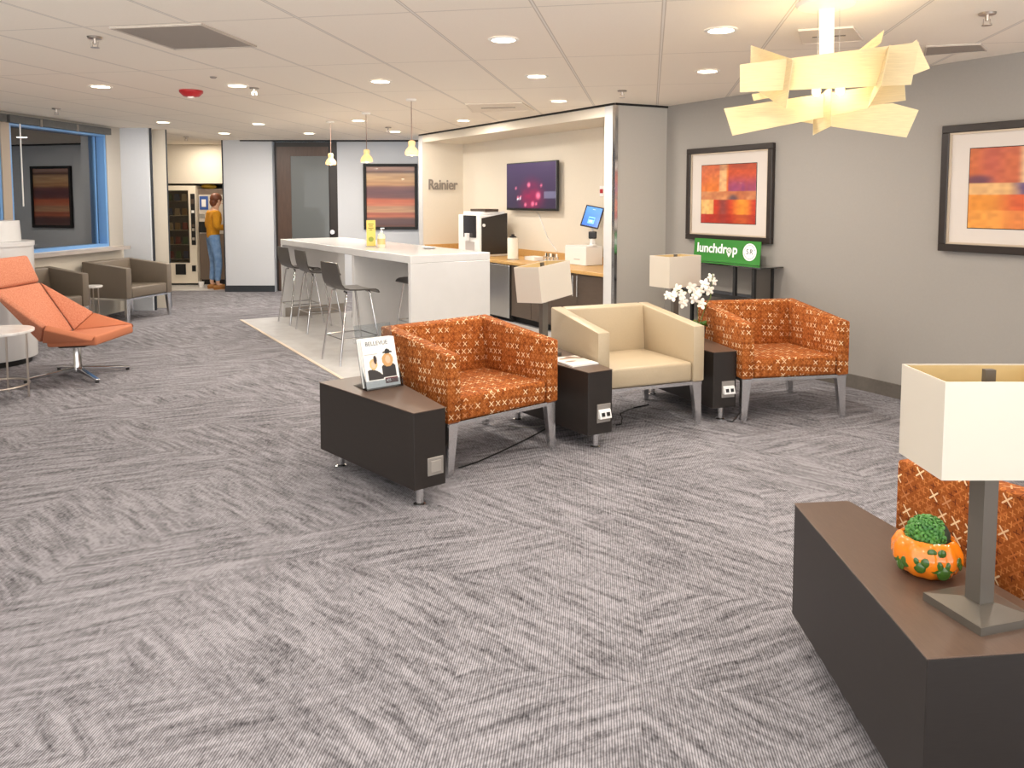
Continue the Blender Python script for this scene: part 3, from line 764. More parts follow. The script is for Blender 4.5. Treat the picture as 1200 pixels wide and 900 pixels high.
# ------------------------------------------------------------------ wedge side tables
TZ = .51
def wedge_table(loc, rz, label, outlet, length=.93, n=.19, wd=.42):
    r = thing('wedge_table', loc, rz, label, 'side table', 'dark wedge side tables')
    poly = [(-n/2,0),(n/2,0),(wd/2,length),(-wd/2,length)]
    obj('cabinet_body', G().prism(poly, .10, TZ-.004, .003, 1), M_wood, r)
    e = .0015
    obj('table_top', G().prism([(-n/2-e,-e),(n/2+e,-e),(wd/2+e,length+e),(-wd/2-e,length+e)], TZ-.0038, TZ, .001, 1), M_woodlit, r)
    for x, y in ((-n/2+.06 if outlet == 'flat' else 0, .05),(-wd/2+.09,length-.09),(wd/2-.09,length-.09)):
        obj('leg', G().lathe([(0,0),(.034,0),(.034,.008),(.021,.016),(.021,.101),(0,.101)], (x,y,0), 20), M_chrome, r, smooth=True)
    if outlet == 'flat':
        o = obj('outlet_plate', G().box((.03,-.004,.21),(.095,.008,.095),bevel=.002,seg=1), mat('outlet_grey', (150,144,138), .45, .3), r)
        obj('outlet_cover', G().box((.03,-.010,.21),(.062,.006,.062),bevel=.002,seg=1), mat('outlet_cover_grey', (164,158,151), .45, .3), o)
    elif outlet:
        o = obj('outlet_plate', G().box((.025,-.004,.235),(.105,.008,.12),bevel=.002,seg=1), mat('outlet_grey', (150,144,138), .45, .3), r)
        obj('outlet_unit', G().hexa([(-.02,-.032,.205),(.07,-.032,.205),(.07,-.006,.205),(-.02,-.006,.205),(-.02,-.018,.255),(.07,-.018,.255),(.07,-.006,.262),(-.02,-.006,.262)]), M_plwhite, o)
        for x in (.005, .045):
            obj('socket', G().box((x,-.0275,.231),(.022,.008,.024), M=Matrix.Rotation(-.27,4,'X')), M_black, o)
    return r
wedge_table((-.427,3.92,0), math.radians(37), 'dark wedge table carrying the magazine rack at the left of the orange chair', 'flat')
wedge_table((.565,4.835,0), math.radians(30), 'dark wedge table between the orange and the cream armchair', 'pop')
wedge_table((1.535,5.46,0), math.radians(18.5), 'dark wedge table between the cream and the farther orange armchair', 'pop')
n4 = (at(931,590,TZ)+at(994.5,586.5,TZ))/2
wedge_table((n4.x,n4.y,0), math.radians(186.1), 'large dark wedge table in the right foreground under the pumpkin pot', None, .93, .205, .46)
# ------------------------------------------------------------------ table lamps
def lamp(loc, rz, label, shade_rz=0, tilt=(0,0), a=.18, b=.108):
    r = thing('table_lamp', loc, 0, label, 'table lamp', 'table lamps with box shades')
    bs = G().hexa([Matrix.Rotation(rz,3,'Z') @ Vector(q) for q in ((-.092,-.092,0),(.092,-.092,0),(.092,.092,0),(-.092,.092,0),(-.092,-.092,.022),(.092,-.092,.022),(.092,.092,.022),(-.092,.092,.022))])
    bs.hexa([Matrix.Rotation(rz,3,'Z') @ Vector(q) for q in ((-.09,-.09,.0221),(.09,-.09,.0221),(.09,.09,.0221),(-.09,.09,.0221),(-.028,-.028,.036),(.028,-.028,.036),(.028,.028,.036),(-.028,.028,.036))])
    obj('lamp_base', bs, M_pole, r)
    obj('pole', G().box((0,0,.2),(.046,.046,.34),rz), M_pole, r)
    sh = bpy.data.objects.new('lamp_shade', None)
    Mx = T(0,0,.52) @ Matrix.Rotation(tilt[1],4,'Y') @ Matrix.Rotation(tilt[0],4,'X') @ RZ(shade_rz)
    g = G(); z0, z1, th = -.1235, .1235, .004
    for (x0,x1,y0,y1) in ((-a,a,-b,-b+th),(-a,a,b-th,b),(-a,-a+th,-b+th,b-th),(a-th,a,-b+th,b-th)):
        g.box(((x0+x1)/2,(y0+y1)/2,0),(x1-x0,y1-y0,z1-z0))
    g.xf(Mx)
    so = obj('lamp_shade', g, M_shade, r)
    li = G(); e = th+.0006
    for (x0,x1,y0,y1) in ((-a+e,a-e,-b+th+.0002,-b+e),(-a+e,a-e,b-e,b-th-.0002),(-a+th+.0002,-a+e,-b+e,b-e),(a-e,a-th-.0002,-b+e,b-e)):
        li.box(((x0+x1)/2,(y0+y1)/2,0),(x1-x0,y1-y0,z1-z0-.006))
    li.xf(Mx); obj('shade_lining', li, M_gold, so, label='gold inner lining of the lamp shade')
    sp_ = G().tube([(-a+e,0,.05),(a-e,0,.05)], .002, 6).tube([(0,-b+e,.05),(0,b-e,.05)], .002, 6)
    sp_.xf(Mx); obj('spider', sp_, M_brass, so)
    obj('socket', G().cone((0,0,.37),(0,0,.47),.017), M_brass, r, smooth=True)
    fn = G().cone((0,0,.04),(0,0,.078),.022,.022,20).cone((0,0,.078),(0,0,.096),.007).box((0,0,.114),(.027,.016,.036)); fn.xf(Mx)
    obj('finial', fn, M_pole, so)
    return r
lamp((1.235,1.962,TZ), math.radians(-16+32), 'table lamp with white box shade in the right foreground beside the pumpkin pot', 0, a=.172, b=.105)
lamp((.222,5.36,TZ), .5, 'table lamp with a crooked white box shade between orange and cream chairs', math.radians(50), (math.radians(1), math.radians(-5.5)))
lamp((1.315,6.16,TZ), .3, 'table lamp with white box shade behind the cream armchair and orchid', math.radians(35))
# pumpkin pot with succulent
pp = thing('pumpkin_planter', (1.215,2.185,TZ), 0, 'orange ceramic pumpkin pot with green leaves on the foreground table', 'planter')
obj('pot', G().lathe([(0,.0),(.055,.0),(.078,.018),(.093,.05),(.091,.078),(.078,.104),(.066,.112),(.06,.108),(.07,.092),(.074,.07),(0,.06)], seg=64, lobes=10, amp=.035), M_pump, pp, smooth=True)
obj('soil', G().lathe([(0,.085),(.066,.08),(.066,.07),(0,.07)]), M_succd, pp)
for ang, zc, s in ((-2.25,.058,1.0),(-1.55,.052,1.25),(-2.9,.045,.95),(-.75,.058,.9),(-1.75,.088,.8),(.4,.05,1.0)):
    g = G()
    for k in range(3):
        a = ang+(k-1)*.2*s; rr = .089 if zc < .08 else .083
        cpos = Vector((math.cos(a)*rr, math.sin(a)*rr, zc-(.012*s if k == 1 else -.004)))
        g.ell(cpos, (.016*s,.005,.016*s), Matrix.Rotation(a+PI/2,4,'Z'), 12, 8)
    obj('leaf_ornament', g, M_leaf, pp, smooth=True, label='green glazed leaf on the pot')
sc = thing('succulent', (1.215,2.185,TZ+.085), 0, 'round green leafy succulent growing in the pumpkin pot', 'plant')
obj('mound', G().ell((.008,.005,.02),(.058,.055,.058)), M_succd, sc, smooth=True)
g = G(); ga = PI*(3-5**.5)
for i in range(230):
    zt = 1-i/230*1.15; rr = math.sqrt(max(0,1-zt*zt)); a = i*ga
    d = Vector((math.cos(a)*rr, math.sin(a)*rr, zt)); c0 = Vector((.004,.003,.022))+d*.057
    if d.x > .45 and d.y < .3 and d.z < .75: continue
    q = d.to_track_quat('Z','Y').to_matrix().to_4x4() @ Matrix.Rotation(random.uniform(0,6.28),4,'Z') @ Matrix.Rotation(.6,4,'X')
    g.ell(c0, (.0055,.009,.0028), q, 8, 5)
lf = obj('leaves', g, M_succ, sc, smooth=True)
# magazine rack
mr0 = at(431, 459, TZ)+Vector((-.002,.012,0)); th_ = math.radians(37); ux = Vector((math.cos(th_), math.sin(th_), 0)); bk = Vector((-math.sin(th_), math.cos(th_), 0)); up = (Vector((0,0,1))*math.cos(.30)+bk*math.sin(.30)).normalized(); nn = ux.cross(up)
mr = thing('magazine_rack', mr0+ux*.11, 0, 'clear acrylic magazine rack standing on the left wedge table', 'magazine rack')
B0 = mr0-ux*.008+bk*.048+Vector((0,0,.002))
obj('back_panel', G().plate([B0, B0+ux*.235, B0+ux*.235+up*.37, B0+up*.37], .004), M_acryl, mr, world=True)
F0 = mr0-ux*.008-bk*.004+Vector((0,0,.003))
obj('front_lip', G().plate([F0, F0+ux*.235, F0+ux*.235+up*.05, F0+up*.05], .003), M_acryl, mr, world=True)
obj('base_plate', G().plate([F0-Vector((0,0,.001)), F0+ux*.235-Vector((0,0,.001)), B0+ux*.235+bk*.12+Vector((0,0,0)), B0+bk*.12], .004), M_acryl, mr, world=True)
for e in (0, .233):
    obj('side_panel', G().plate([F0+ux*e, B0+ux*e, B0+ux*e+up*.20, F0+ux*e+up*.05], .003), M_acryl, mr, world=True)
def cover(a, b):
    c = (238,236,232)
    if abs(a-.02) < .02 or abs(a-.98) < .02 or b < .02 or b > .98: return c
    if .8 < b < .97: c = (232,230,226)
    if abs(b-.68) < .006 and a < .42: c = (150,146,140)
    if abs(a-.44) < .006 and .4 < b < .82: c = (170,164,158)
    # left figure: fair hair, dark jacket ; right figure: long hair, hat, dark jacket
    if .08 < a < .52 and .16 < b < .38 and b < .34-(a-.18)**2*1.2+.03: c = (44,38,38)
    if ((a-.27)/.12)**2+((b-.47)/.11)**2 < 1: c = (214,176,120)
    if ((a-.27)/.065)**2+((b-.46)/.07)**2 < 1: c = (224,184,156)
    if ((a-.34)/.05)**2+((b-.56)/.09)**2 < 1: c = (54,40,34)
    if .5 < a < .93 and .18 < b < .47 and b < .47-(a-.72)**2*1.5: c = (36,32,34)
    if ((a-.71)/.17)**2+((b-.53)/.14)**2 < 1: c = (196,150,96)
    if ((a-.72)/.075)**2+((b-.54)/.085)**2 < 1: c = (222,178,148)
    if ((a-.73)/.15)**2+((b-.685)/.025)**2 < 1 or ((a-.73)/.08)**2+((b-.71)/.045)**2 < 1: c = (30,28,30)
    if .08 < a < .52 and .05 < b < .15: c = (236,234,230)
    if .56 < a < .94 and .06 < b < .17: c = (88,28,40)
    return c
for k, label in enumerate(('glossy magazine with two people on its cover at the front of the rack', 'magazine tucked right behind the front one in the rack', 'rearmost magazine in the rack')):
    o = mr0+bk*(.006+.013*k)+Vector((0,0,.010))-ux*(.0+.006*k)
    mg = thing('magazine', o, 0, label, 'magazine', 'magazines in the rack')
    obj('pages', G().plate([o, o+ux*.213, o+ux*.213+up*.285, o+up*.285], .008), M_paper, mg, world=True)
    if k == 0:
        oc = o+nn*.0045
        cv = canvas('cover', M_paint, mg, oc, ux*.213, up*.285, 60, 80, cover, th=.0006)
        text('masthead', 'BELLEVUE', .034, M_textdk, cv, frame_matrix(oc+nn*.0014+ux*.022+up*.243, ux, up), .0002, sx=.98)
        text('cover_line', '425', .02, M_text, cv, frame_matrix(oc+nn*.0014+ux*.125+up*.026, ux, up), .0002)
# flat magazines on the second table
def stripes(a, b): 
    v = vnoise(a*3, b*9, 5); return mixc((238,232,224), (150,120,100), smoothstep(.55,.75,v)) if b > .3 else (238,236,232)
bm_o = at(655, 440, TZ); th2 = math.radians(30); u2 = Vector((math.cos(th2), math.sin(th2),0)); v2 = Vector((-math.sin(th2), math.cos(th2),0))
for k, (dx, dy, label) in enumerate(((.0,.0,'printed brochure lying flat on the wedge table beside the cream chair'),)):
    o = Vector((.565,4.835,0))+v2*.17-u2*.10+Vector((0,0,TZ+.0012))
    bk_ = thing('brochure', o+u2*.1+v2*.13, 0, label, 'brochure')
    obj('pages', G().hexa([o, o+u2*.21, o+u2*.21+v2*.28, o+v2*.28, *[p+Vector((0,0,.008)) for p in (o, o+u2*.21, o+u2*.21+v2*.28, o+v2*.28)]]), M_paper, bk_, world=True)
    canvas('cover', M_paint, bk_, o+Vector((0,0,.0085)), u2*.21, v2*.28, 24, 30, stripes, th=.0008)
# orchid
oc = thing('orchid', (1.45,5.93,TZ), 0, 'white orchid in a dark pot between the cream and orange armchairs', 'plant')
obj('pot', G().lathe([(0,.001),(.045,.001),(.06,.10),(.055,.10),(.042,.01),(0,.09)]), M_wood, oc, smooth=True)
for a in (.3, 1.7, 3.2, 4.6):
    g = G().tube([(0,0,.09),(.035*math.cos(a),.035*math.sin(a),.125),(.06*math.cos(a),.06*math.sin(a),.13),(.08*math.cos(a),.08*math.sin(a),.10)], [.006,.02,.022,.003], 8)
    for v in g.bm.verts: pass
    obj('leaf', g, M_leaf, oc, smooth=True)
Bl = [(788,347),(799,346),(801,355),(794,339),(810,337),(820,341),(826,333),(831,340),(833,325),(837,330),(814,350),(822,356),(816,345),(782,346)]
def blossom(px, s=1.0):
    p = aty(px[0], px[1], 5.9+random.uniform(-.03,.03)); g = G()
    a0 = random.uniform(0, 1.2); tl = Matrix.Rotation(random.uniform(-.6,.6),4,'Z') @ Matrix.Rotation(PI/2+random.uniform(-.5,.3),4,'X')
    for k in range(5):
        a = a0+k*2*PI/5; L = .022*s*(1.15 if k % 2 == 0 else .95)
        g.ell((0,0,0), (L*.62, L, .004), T(math.sin(a)*L*.9, math.cos(a)*L*.9, .003*math.sin(k*2)) @ Matrix.Rotation(-a,4,'Z') @ Matrix.Rotation(.25,4,'X'), 10, 6)
    g.ell((0,0,.006), (.009*s,.009*s,.008*s))
    g.xf(T(*p) @ tl)
    obj('blossom', g, M_petal, oc, smooth=True, world=True); return p
ps = [blossom(b, .75 if i in (8,9,13) else 1.0) for i, b in enumerate(Bl)]
b0 = Vector((1.45,5.93,TZ+.09))
for tgt in ((1.42,5.92,.87),(1.30,5.92,.90),(1.22,5.92,.86)), ((1.54,5.92,.84),(1.55,5.92,.96),(1.555,5.92,1.03)):
    obj('stem', G().tube([b0, b0.lerp(Vector(tgt[0]),.6)+Vector((.01,0,.06)), tgt[0], tgt[1], tgt[2]], .004, 7), M_stem, oc, smooth=True, world=True)
# ------------------------------------------------------------------ console + sign
cb = rp(1.645, -.012); ce = Vector((2.26,6.94,0)); cdir = -RW; cdep = (cb-ce).dot(RN); CZT = .98
def cp(l, d, z): return ce+cdir*l+RN*d+Vector((0,0,z))
co_ = thing('console_table', cp(.6, cdep/2, 0), 0, 'slim dark metal console with smoked glass top against the right wall', 'console table')
CL = 1.25
def cbox(g, l0, l1, d0, d1, z0, z1): return g.hexa([cp(l0,d0,z0),cp(l0,d1,z0),cp(l1,d1,z0),cp(l1,d0,z0),cp(l0,d0,z1),cp(l0,d1,z1),cp(l1,d1,z1),cp(l1,d0,z1)])
def cob(name, m, *A, parent=co_):
    g = cbox(G(), *A); bmesh.ops.recalc_face_normals(g.bm, faces=g.bm.faces[:]); return obj(name, g, m, parent, world=True)
cob('table_top', mat_glass('console_glass', (120,122,118), 3.0), 0, CL, 0, cdep, CZT-.012, CZT)
for l in (.09, CL-.12):
    for d in (.012, cdep-.05):
        cob('leg', M_blackm, l, l+.03, d, d+.03, 0, CZT-.013)
cob('leg', M_blackm, .32, .35, .012, .042, 0, CZT-.013)
cob('side_panel', mat('console_side', (92,86,80), .35), .10, .112, .045, cdep-.052, .1, CZT-.02)
cob('shelf', mat('console_shelf', (62,66,74), .4), .12, CL-.12, .0425, cdep-.055, .665, .685)
cob('rail', M_blackm, .12, CL-.12, .012, .03, .655, .69)
sg0 = Vector((2.37,7.28,CZT))-RN*.10+RW*.07; sd = -RW*.87; su = (Vector((0,0,1))*math.cos(.08)+RN*math.sin(.08))
sgr = sg0; sgl = sg0+sd
S_U = (sgr-sgl); S_O = sgl+Vector((0,0,.002)); SH = .225
sn = -(RN*math.cos(.08)-Vector((0,0,1))*math.sin(.08))
sign = thing('counter_sign', (sgl+sgr)/2, 0, 'green sign board with white lettering standing on the console table', 'sign')
obj('board', G().plate([S_O, S_O+S_U, S_O+S_U+su*SH, S_O+su*SH], .008), M_green, sign, world=True)
Ud = S_U.normalized(); fo = S_O+sn*.006
def sm(a, b): return frame_matrix(fo+Ud*(a*.87)+su*(b*SH), Ud, su)
text('lettering', 'lunchdr', .13, M_text, sign, sm(.05,.40), .001, bold=.003, sx=1.02)
text('lettering', 'p', .13, M_text, sign, sm(.604,.40), .001, bold=.003, sx=.98)
g = G()
cen = Vector((.556*.87, .52*SH, 0))
ring = []
for k in range(24):
    a0, a1 = 2*PI*k/24, 2*PI*(k+1)/24; ro, ri = .033, .022
    q = [Vector((math.cos(a)*r_, math.sin(a)*r_, 0))+cen for a, r_ in ((a0,ri),(a0,ro),(a1,ro),(a1,ri))]
    g.hexa([*q, *[p+Vector((0,0,.002)) for p in q]])
g.prism([(cen.x-.022, cen.y-.032),(cen.x+.022, cen.y-.032),(cen.x, cen.y-.062)], 0, .002)
g.box((cen.x, cen.y, .001),(.006,.03,.002)); g.box((cen.x-.009, cen.y+.004, .001),(.004,.02,.002)); g.box((cen.x+.009, cen.y+.004, .001),(.004,.02,.002))
g.xf(frame_matrix(fo, Ud, su)); obj('pin_logo', g, M_text, sign, world=True)
g = G().cone((.855*.87,.53*SH,0),(.855*.87,.53*SH,.002),.083,seg=40); g.xf(frame_matrix(fo, Ud, su)); bd = obj('round_badge', g, M_text, sign, world=True)
text('badge_letters', 'SR', .07, M_textdk, bd, frame_matrix(fo+Ud*(.855*.87)+su*(.44*SH)+sn*.0025, Ud, su), .0006, align='CENTER', spacing=1.3)
g = G()
for k in range(30):
    if k % 15 in (0, 14): continue
    a = 2*PI*k/30+.1; g.box((.855*.87+math.cos(a)*.066, .53*SH+math.sin(a)*.066, .0025),(.004,.010,.001), a)
g.xf(frame_matrix(fo, Ud, su)); obj('badge_rim_print', g, M_textdk, bd, world=True)
# ------------------------------------------------------------------ high island + stools
IN = Vector((-.963,7.27,0)); IW = Vector((-.569,.822,0)).normalized(); INn = Vector((IW.y,-IW.x,0)); IL, IB, IZ = 3.84, .90, 1.067
def ip(s, n, z=0): return IN+IW*s+INn*n+Vector((0,0,z))
isl = thing('bar_island', ip(IL/2, IB/2, 0), 0, 'long white high bar table on panel supports in front of the kitchen nook', 'bar table')
def ibox(name, s0, s1, n0, n1, z0, z1, bev=.004):
    g = G().prism([(p[0], p[1]) for p in (ip(s0,n0), ip(s1,n0), ip(s1,n1), ip(s0,n1))], z0, z1, bev, 1); return obj(name, g, M_gloss_wh, isl, world=True)
ibox('table_top', 0, IL, 0, IB, IZ-.075, IZ)
ibox('end_panel', .0, .055, .0, IB, .004, IZ-.0755)
ibox('end_panel', IL-.055, IL, .0, IB, .004, IZ-.0755)
ibox('middle_panel', 1.40, 1.455, .02, IB-.02, .004, IZ-.0755)
obj('kick_plate', G().prism([(p[0], p[1]) for p in (ip(IL-.062,.03), ip(IL-.0555,.03), ip(IL-.0555,IB-.03), ip(IL-.062,IB-.03))], .004, .13), mat('kick_grey', (150,142,134), .5), isl, world=True)
def make_stool(loc, rz, label):
    r = thing('bar_stool', loc, rz, label, 'bar stool', 'bar stools at the island')
    prof = [(.225,.99),(.215,.92),(.203,.84),(.188,.785),(.16,.748),(.11,.733),(.0,.727),(-.11,.727),(-.165,.724),(-.195,.71),(-.21,.685)]
    th = .013; out = []
    for i, p in enumerate(prof):
        a = Vector(prof[max(i-1,0)]); b = Vector(prof[min(i+1,len(prof)-1)]); d = (b-a).normalized(); nrm = Vector((d.y,-d.x)); out.append((p[0]-nrm.x*th, p[1]-nrm.y*th))
    g = G(); w = .205
    cols = []
    for side, ps_ in ((0, prof), (1, out)):
        rows = []
        for i, p in enumerate(ps_):
            ww = w*(.93 if i == 0 else 1.0); rows.append([g.bm.verts.new((x*ww, p[0]-(.018*(1-x*x) if False else 0), p[1]-(.01*(1-x*x) if 4 <= i <= 9 else 0)+0)) for x in (-1,-.5,0,.5,1)])
        cols.append(rows)
    n = len(prof)
    for i in range(n-1):
        for j in range(4):
            a, b = cols[0], cols[1]
            g.bm.faces.new((a[i][j], a[i][j+1], a[i+1][j+1], a[i+1][j])); g.bm.faces.new((b[i][j+1], b[i][j], b[i+1][j], b[i+1][j+1]))
        g.bm.faces.new((cols[0][i][0], cols[0][i+1][0], cols[1][i+1][0], cols[1][i][0])); g.bm.faces.new((cols[0][i][4], cols[1][i][4], cols[1][i+1][4], cols[0][i+1][4]))
    for i in (0, n-1):
        for j in range(4): g.bm.faces.new((cols[0][i][j], cols[1][i][j], cols[1][i][j+1], cols[0][i][j+1]))
    bmesh.ops.recalc_face_normals(g.bm, faces=g.bm.faces[:])
    obj('seat_shell', g, M_ply, r, smooth=True)
    feet = []
    for sx_ in (-1, 1):
        for sy in (-1, 1):
            top = Vector((sx_*.165, sy*.125+.005, .70)); bot = Vector((sx_*.215, sy*.225, 0))
            obj('leg', G().tube([(sx_*.10, sy*.115+.005, .703), (sx_*.15, sy*.12+.005, .700), top-Vector((0,0,.018)), bot], .0105, 10), M_chrome2, r, smooth=True)
            feet.append((top, bot))
    ring = []
    for i in (0, 1, 3, 2): a, b = feet[i]; ring.append(b.lerp(a, .36))
    for i in range(4): obj('footrest', G().tube([ring[i], ring[(i+1)%4]], .008, 8), M_chrome2, r, smooth=True)
    return r
sth = math.atan2(INn.x, -INn.y)
st = make_stool((-1.595,7.58,.004), sth+.04, 'nearest dark bar stool, behind the magazine rack, facing the white island')
dup(st, (-2.36,9.34,.004), sth-.03, 'second bar stool of the near row on the camera side of the island')
dup(st, (-2.76,9.97,.004), sth+.02, 'farthest bar stool of the near row, in front of the dark door')
q = ip(1.05,.66); dup(st, (q.x,q.y,.004), sth+PI, 'bar stool tucked under the island behind its near end panel')
q = ip(3.0,.98); dup(st, (q.x,q.y,.004), sth+PI, 'bar stool on the far side of the island near the back wall')
q = at(435, 289, IZ)
yb = thing('yellow_table_card', (q.x,q.y,IZ), 0, 'tall yellow card standing on the island', 'table card')
q2 = aty(435, 258, q.y); hh = q2.z-IZ
obj('card', G().box((0,0,hh/2+.004),(.10,.018,hh-.008),.1), M_yel, yb)
obj('card_base', G().box((0,0,.004),(.11,.06,.008),.1), M_acryl, yb)
g = G()
for k, wv in enumerate((.06,.045,.06,.03)): g.box((0,-.0105,hh*.85-k*.022),(wv,.002,.009))
g.xf(RZ(.1)); obj('print', g, mat('olive_print', (130,120,50), .6), yb)
g = G().ell((0,-.0105,hh*.28),(.03,.0015,.03)); g.xf(RZ(.1)); obj('print_motif', g, mat('green_print', (150,160,70), .6), yb)
q = at(447, 290, IZ)
sb = thing('soap_dispenser', (q.x,q.y,IZ), 0, 'cream hand sanitizer pump bottle standing on the island', 'bottle')
obj('bottle', G().lathe([(0,0),(.04,0),(.043,.006),(.043,.12),(.036,.145),(.016,.155),(.016,.17),(0,.17)],seg=24), mat_noise('lotion_bottle', (244,234,204), (238,226,190), 8, .3, bump=0), sb, smooth=True)
obj('pump', G().cone((0,0,.17),(0,0,.185),.017).cone((0,0,.185),(0,0,.21),.006).box((.012,0,.214),(.045,.016,.011)), M_plwhite, sb)
obj('bottle_label', G().lathe([(.0436,.035),(.0442,.035),(.0442,.10),(.0436,.10)],seg=24), mat('label_tan', (214,190,128), .5), sb, smooth=True)
q = at(503, 291.5, IZ)
tag(obj('dish', G().lathe([(0,.0),(.05,.0),(.08,.02),(.074,.02),(.045,.008),(0,.008)],(q.x,q.y,IZ+.001)), M_plwhite, smooth=True), 'small white dish near the right side of the island', 'dish')
# ------------------------------------------------------------------ kitchen nook contents
KZ = .795
def kbox(g, s0, s1, n0, n1, z0, z1, bev=0):
    return g.prism([(p[0], p[1]) for p in (kp(s0,n0), kp(s1,n0), kp(s1,n1), kp(s0,n1))], z0, z1, bev, 1)
ct = thing('countertop', kp(2.3,.35,KZ-.04), 0, 'maple worktop with backsplash running through the kitchen nook', 'worktop')
obj('slab', kbox(G(), .17, SL-.005, .0, ND-.005, KZ-.04, KZ, .003), M_maple, ct, world=True)
obj('backsplash', kbox(G(), .17, SL-.005, ND-.025, ND-.003, KZ+.0005, KZ+.10, .002), M_maple, ct, world=True)
obj('side_splash', kbox(G(), SL-.025, SL-.003, .02, ND-.026, KZ+.0005, KZ+.10, .002), M_maple, ct, world=True)
def cabinet(s0, s1, doors, label):
    r = thing('base_cabinet', kp((s0+s1)/2,.35,.004), 0, label, 'cabinet', 'brown base cabinets in the nook')
    obj('carcass', kbox(G(), s0+.002, s1-.002, .05, ND-.01, .08, KZ-.0405), M_cab, r, world=True)
    obj('plinth', kbox(G(), s0+.002, s1-.002, .1, ND-.01, .004, .08), M_dark, r, world=True)
    for d0, d1, hs in doors:
        dd = obj('door', kbox(G(), d0+.003, d1-.003, .028, .049, .09, KZ-.05, .002), M_cab, r, world=True)
        hb = kp(hs, .0, 0); g = G().tube([kp(hs,.0,.49),kp(hs,.0,.73)], .008, 8)
        g.cone(kp(hs,.0,.52), kp(hs,.03,.52), .005).cone(kp(hs,.0,.70), kp(hs,.03,.70), .005)
        obj('handle', g, M_chrome, dd, smooth=True, world=True)
    return r
cabinet(.17, 1.17, ((.17,.683,.643),(.683,1.17,.723)), 'brown base cabinet with paired bar handles next to the corner post')
cabinet(1.17, 2.08, ((1.17,1.62,1.238),(1.62,2.08,1.70)), 'brown base cabinet behind the crooked lamp shade')
cabinet(2.62, 4.55, ((2.62,3.26,3.2),(3.26,3.9,3.32),(3.9,4.55,4.5)), 'brown base cabinet hidden behind the white island')
fg = thing('mini_fridge', kp(2.35,.35,.004), 0, 'stainless under-counter fridge at the right end of the island', 'fridge')
obj('fridge_body', kbox(G(), 2.085, 2.615, .03, ND-.02, .03, KZ-.045), M_blackm, fg, world=True)
obj('fridge_door', kbox(G(), 2.09, 2.61, .0, .029, .05, KZ-.055, .004), M_steel, fg, world=True)
obj('fridge_foot', kbox(G(), 2.1, 2.6, .06, ND-.05, .004, .0299), M_blackm, fg, world=True)
# television
tvs0, tvs1 = 1.90, 3.135
def tp(s, d, z): return kp(s, ND-d, z)
tv = thing('television', kp(2.52, ND-.02, 1.44), 0, 'wall-mounted flat television showing a dark red concert picture', 'television')
def tbox(g, s0, s1, d0, d1, z0, z1, bev=0): return kbox(g, s0, s1, ND-d1, ND-d0, z0, z1, bev)
obj('tv_housing', tbox(G(), tvs0, tvs1, .05, .095, 1.45, 2.12, .006), M_black, tv, world=True)
obj('wall_mount', tbox(G(), 2.35, 2.7, .0005, .05, 1.6, 1.95), M_blackm, tv, world=True)
obj('screen_bezel', tbox(G(), tvs0+.01, tvs1-.01, .095, .099, 1.455, 1.475), M_black, tv, world=True)
def tvpic(a, b):
    c = mixc((44,36,58), (66,54,86), b)
    r_ = math.hypot((a-.52)*1.5, b-.25); c = mixc(c, (150,28,70), .8*smoothstep(.55,.05,r_)*(.5+.5*vnoise(a*11,b*11,3)))
    for x, y, s in ((.47,.52,.05),(.66,.28,.07),(.24,.24,.03),(.3,.26,.025),(.55,.1,.05),(.62,.1,.03),(.4,.08,.04),(.72,.5,.03),(.2,.45,.03)):
        d = math.hypot(a-x, (b-y)*.6); c = mixc(c, (244,120,150), .8*smoothstep(s, s*.15, d))
    for x, y in ((.24,.2),(.29,.22)):
        d = math.hypot(a-x, (b-y)*.6); c = mixc(c, (240,240,250), smoothstep(.02, .006, d))
    if a > .78 and .22 < b < .36: c = mixc(c, (120,124,150), .6)
    return c
canvas('screen', M_screen, tv, tp(tvs1-.015,.0955,1.48), -W*(tvs1-tvs0-.03), (0,0,.625), 60, 34, tvpic)
cw = [tp(2.46,.03,1.45), tp(2.44,.012,1.40), tp(2.34,.01,1.25), tp(2.22,.01,1.08), tp(2.08,.01,.97), tp(1.99,.02,.915)]
tag(obj('television_cable', G().tube(cw, .006, 7), M_plwhite, smooth=True), 'thin white cable running down the wall from the television', 'cable')
# drinks machine
cm0 = 3.02; cmN = .10
cmt = thing('coffee_machine', kp(cm0+.22, .36, KZ), 0, 'white and black coffee machine on the nook counter left of the television', 'coffee machine')
obj('body', kbox(G(), cm0, cm0+.62, cmN, cmN+.47, KZ+.001, 1.385, .008), M_plwhite, cmt, world=True)
obj('hood', kbox(G(), cm0+.06, cm0+.56, cmN+.05, cmN+.46, 1.3855, 1.43, .006), M_plwhite, cmt, world=True)
pts = [kp(cm0-.006, n_, z_) for n_, z_ in ((cmN+.03,KZ+.03),(cmN+.455,KZ+.03),(cmN+.455,1.41),(cmN+.03,1.34))]
obj('side_panel', G().plate(pts, .010), mat('machine_dark_side', (44,40,38), .3), cmt, world=True)
obj('front_panel', kbox(G(), cm0+.09, cm0+.45, cmN-.012, cmN-.0005, 1.06, 1.375, .003), mat('black_glass_panel', (30,30,36), .12), cmt, world=True)
obj('spout', kbox(G(), cm0+.26, cm0+.33, cmN-.06, cmN-.0125, 1.02, 1.12, .004), M_plwhite, cmt, world=True)
obj('drip_tray', kbox(G(), cm0+.12, cm0+.42, cmN-.08, cmN-.001, KZ+.001, KZ+.03, .003), M_chrome, cmt, world=True)
obj('drip_recess', kbox(G(), cm0+.14, cm0+.40, cmN-.006, cmN-.0008, KZ+.05, 1.0), mat('drip_recess_grey', (190,182,178), .4), cmt, world=True)
q = kp(cm0-.012, cmN+.06, 1.24); obj('lock_knob', G().cone(q, q-W*.015, .022), M_plwhite, cmt, world=True)
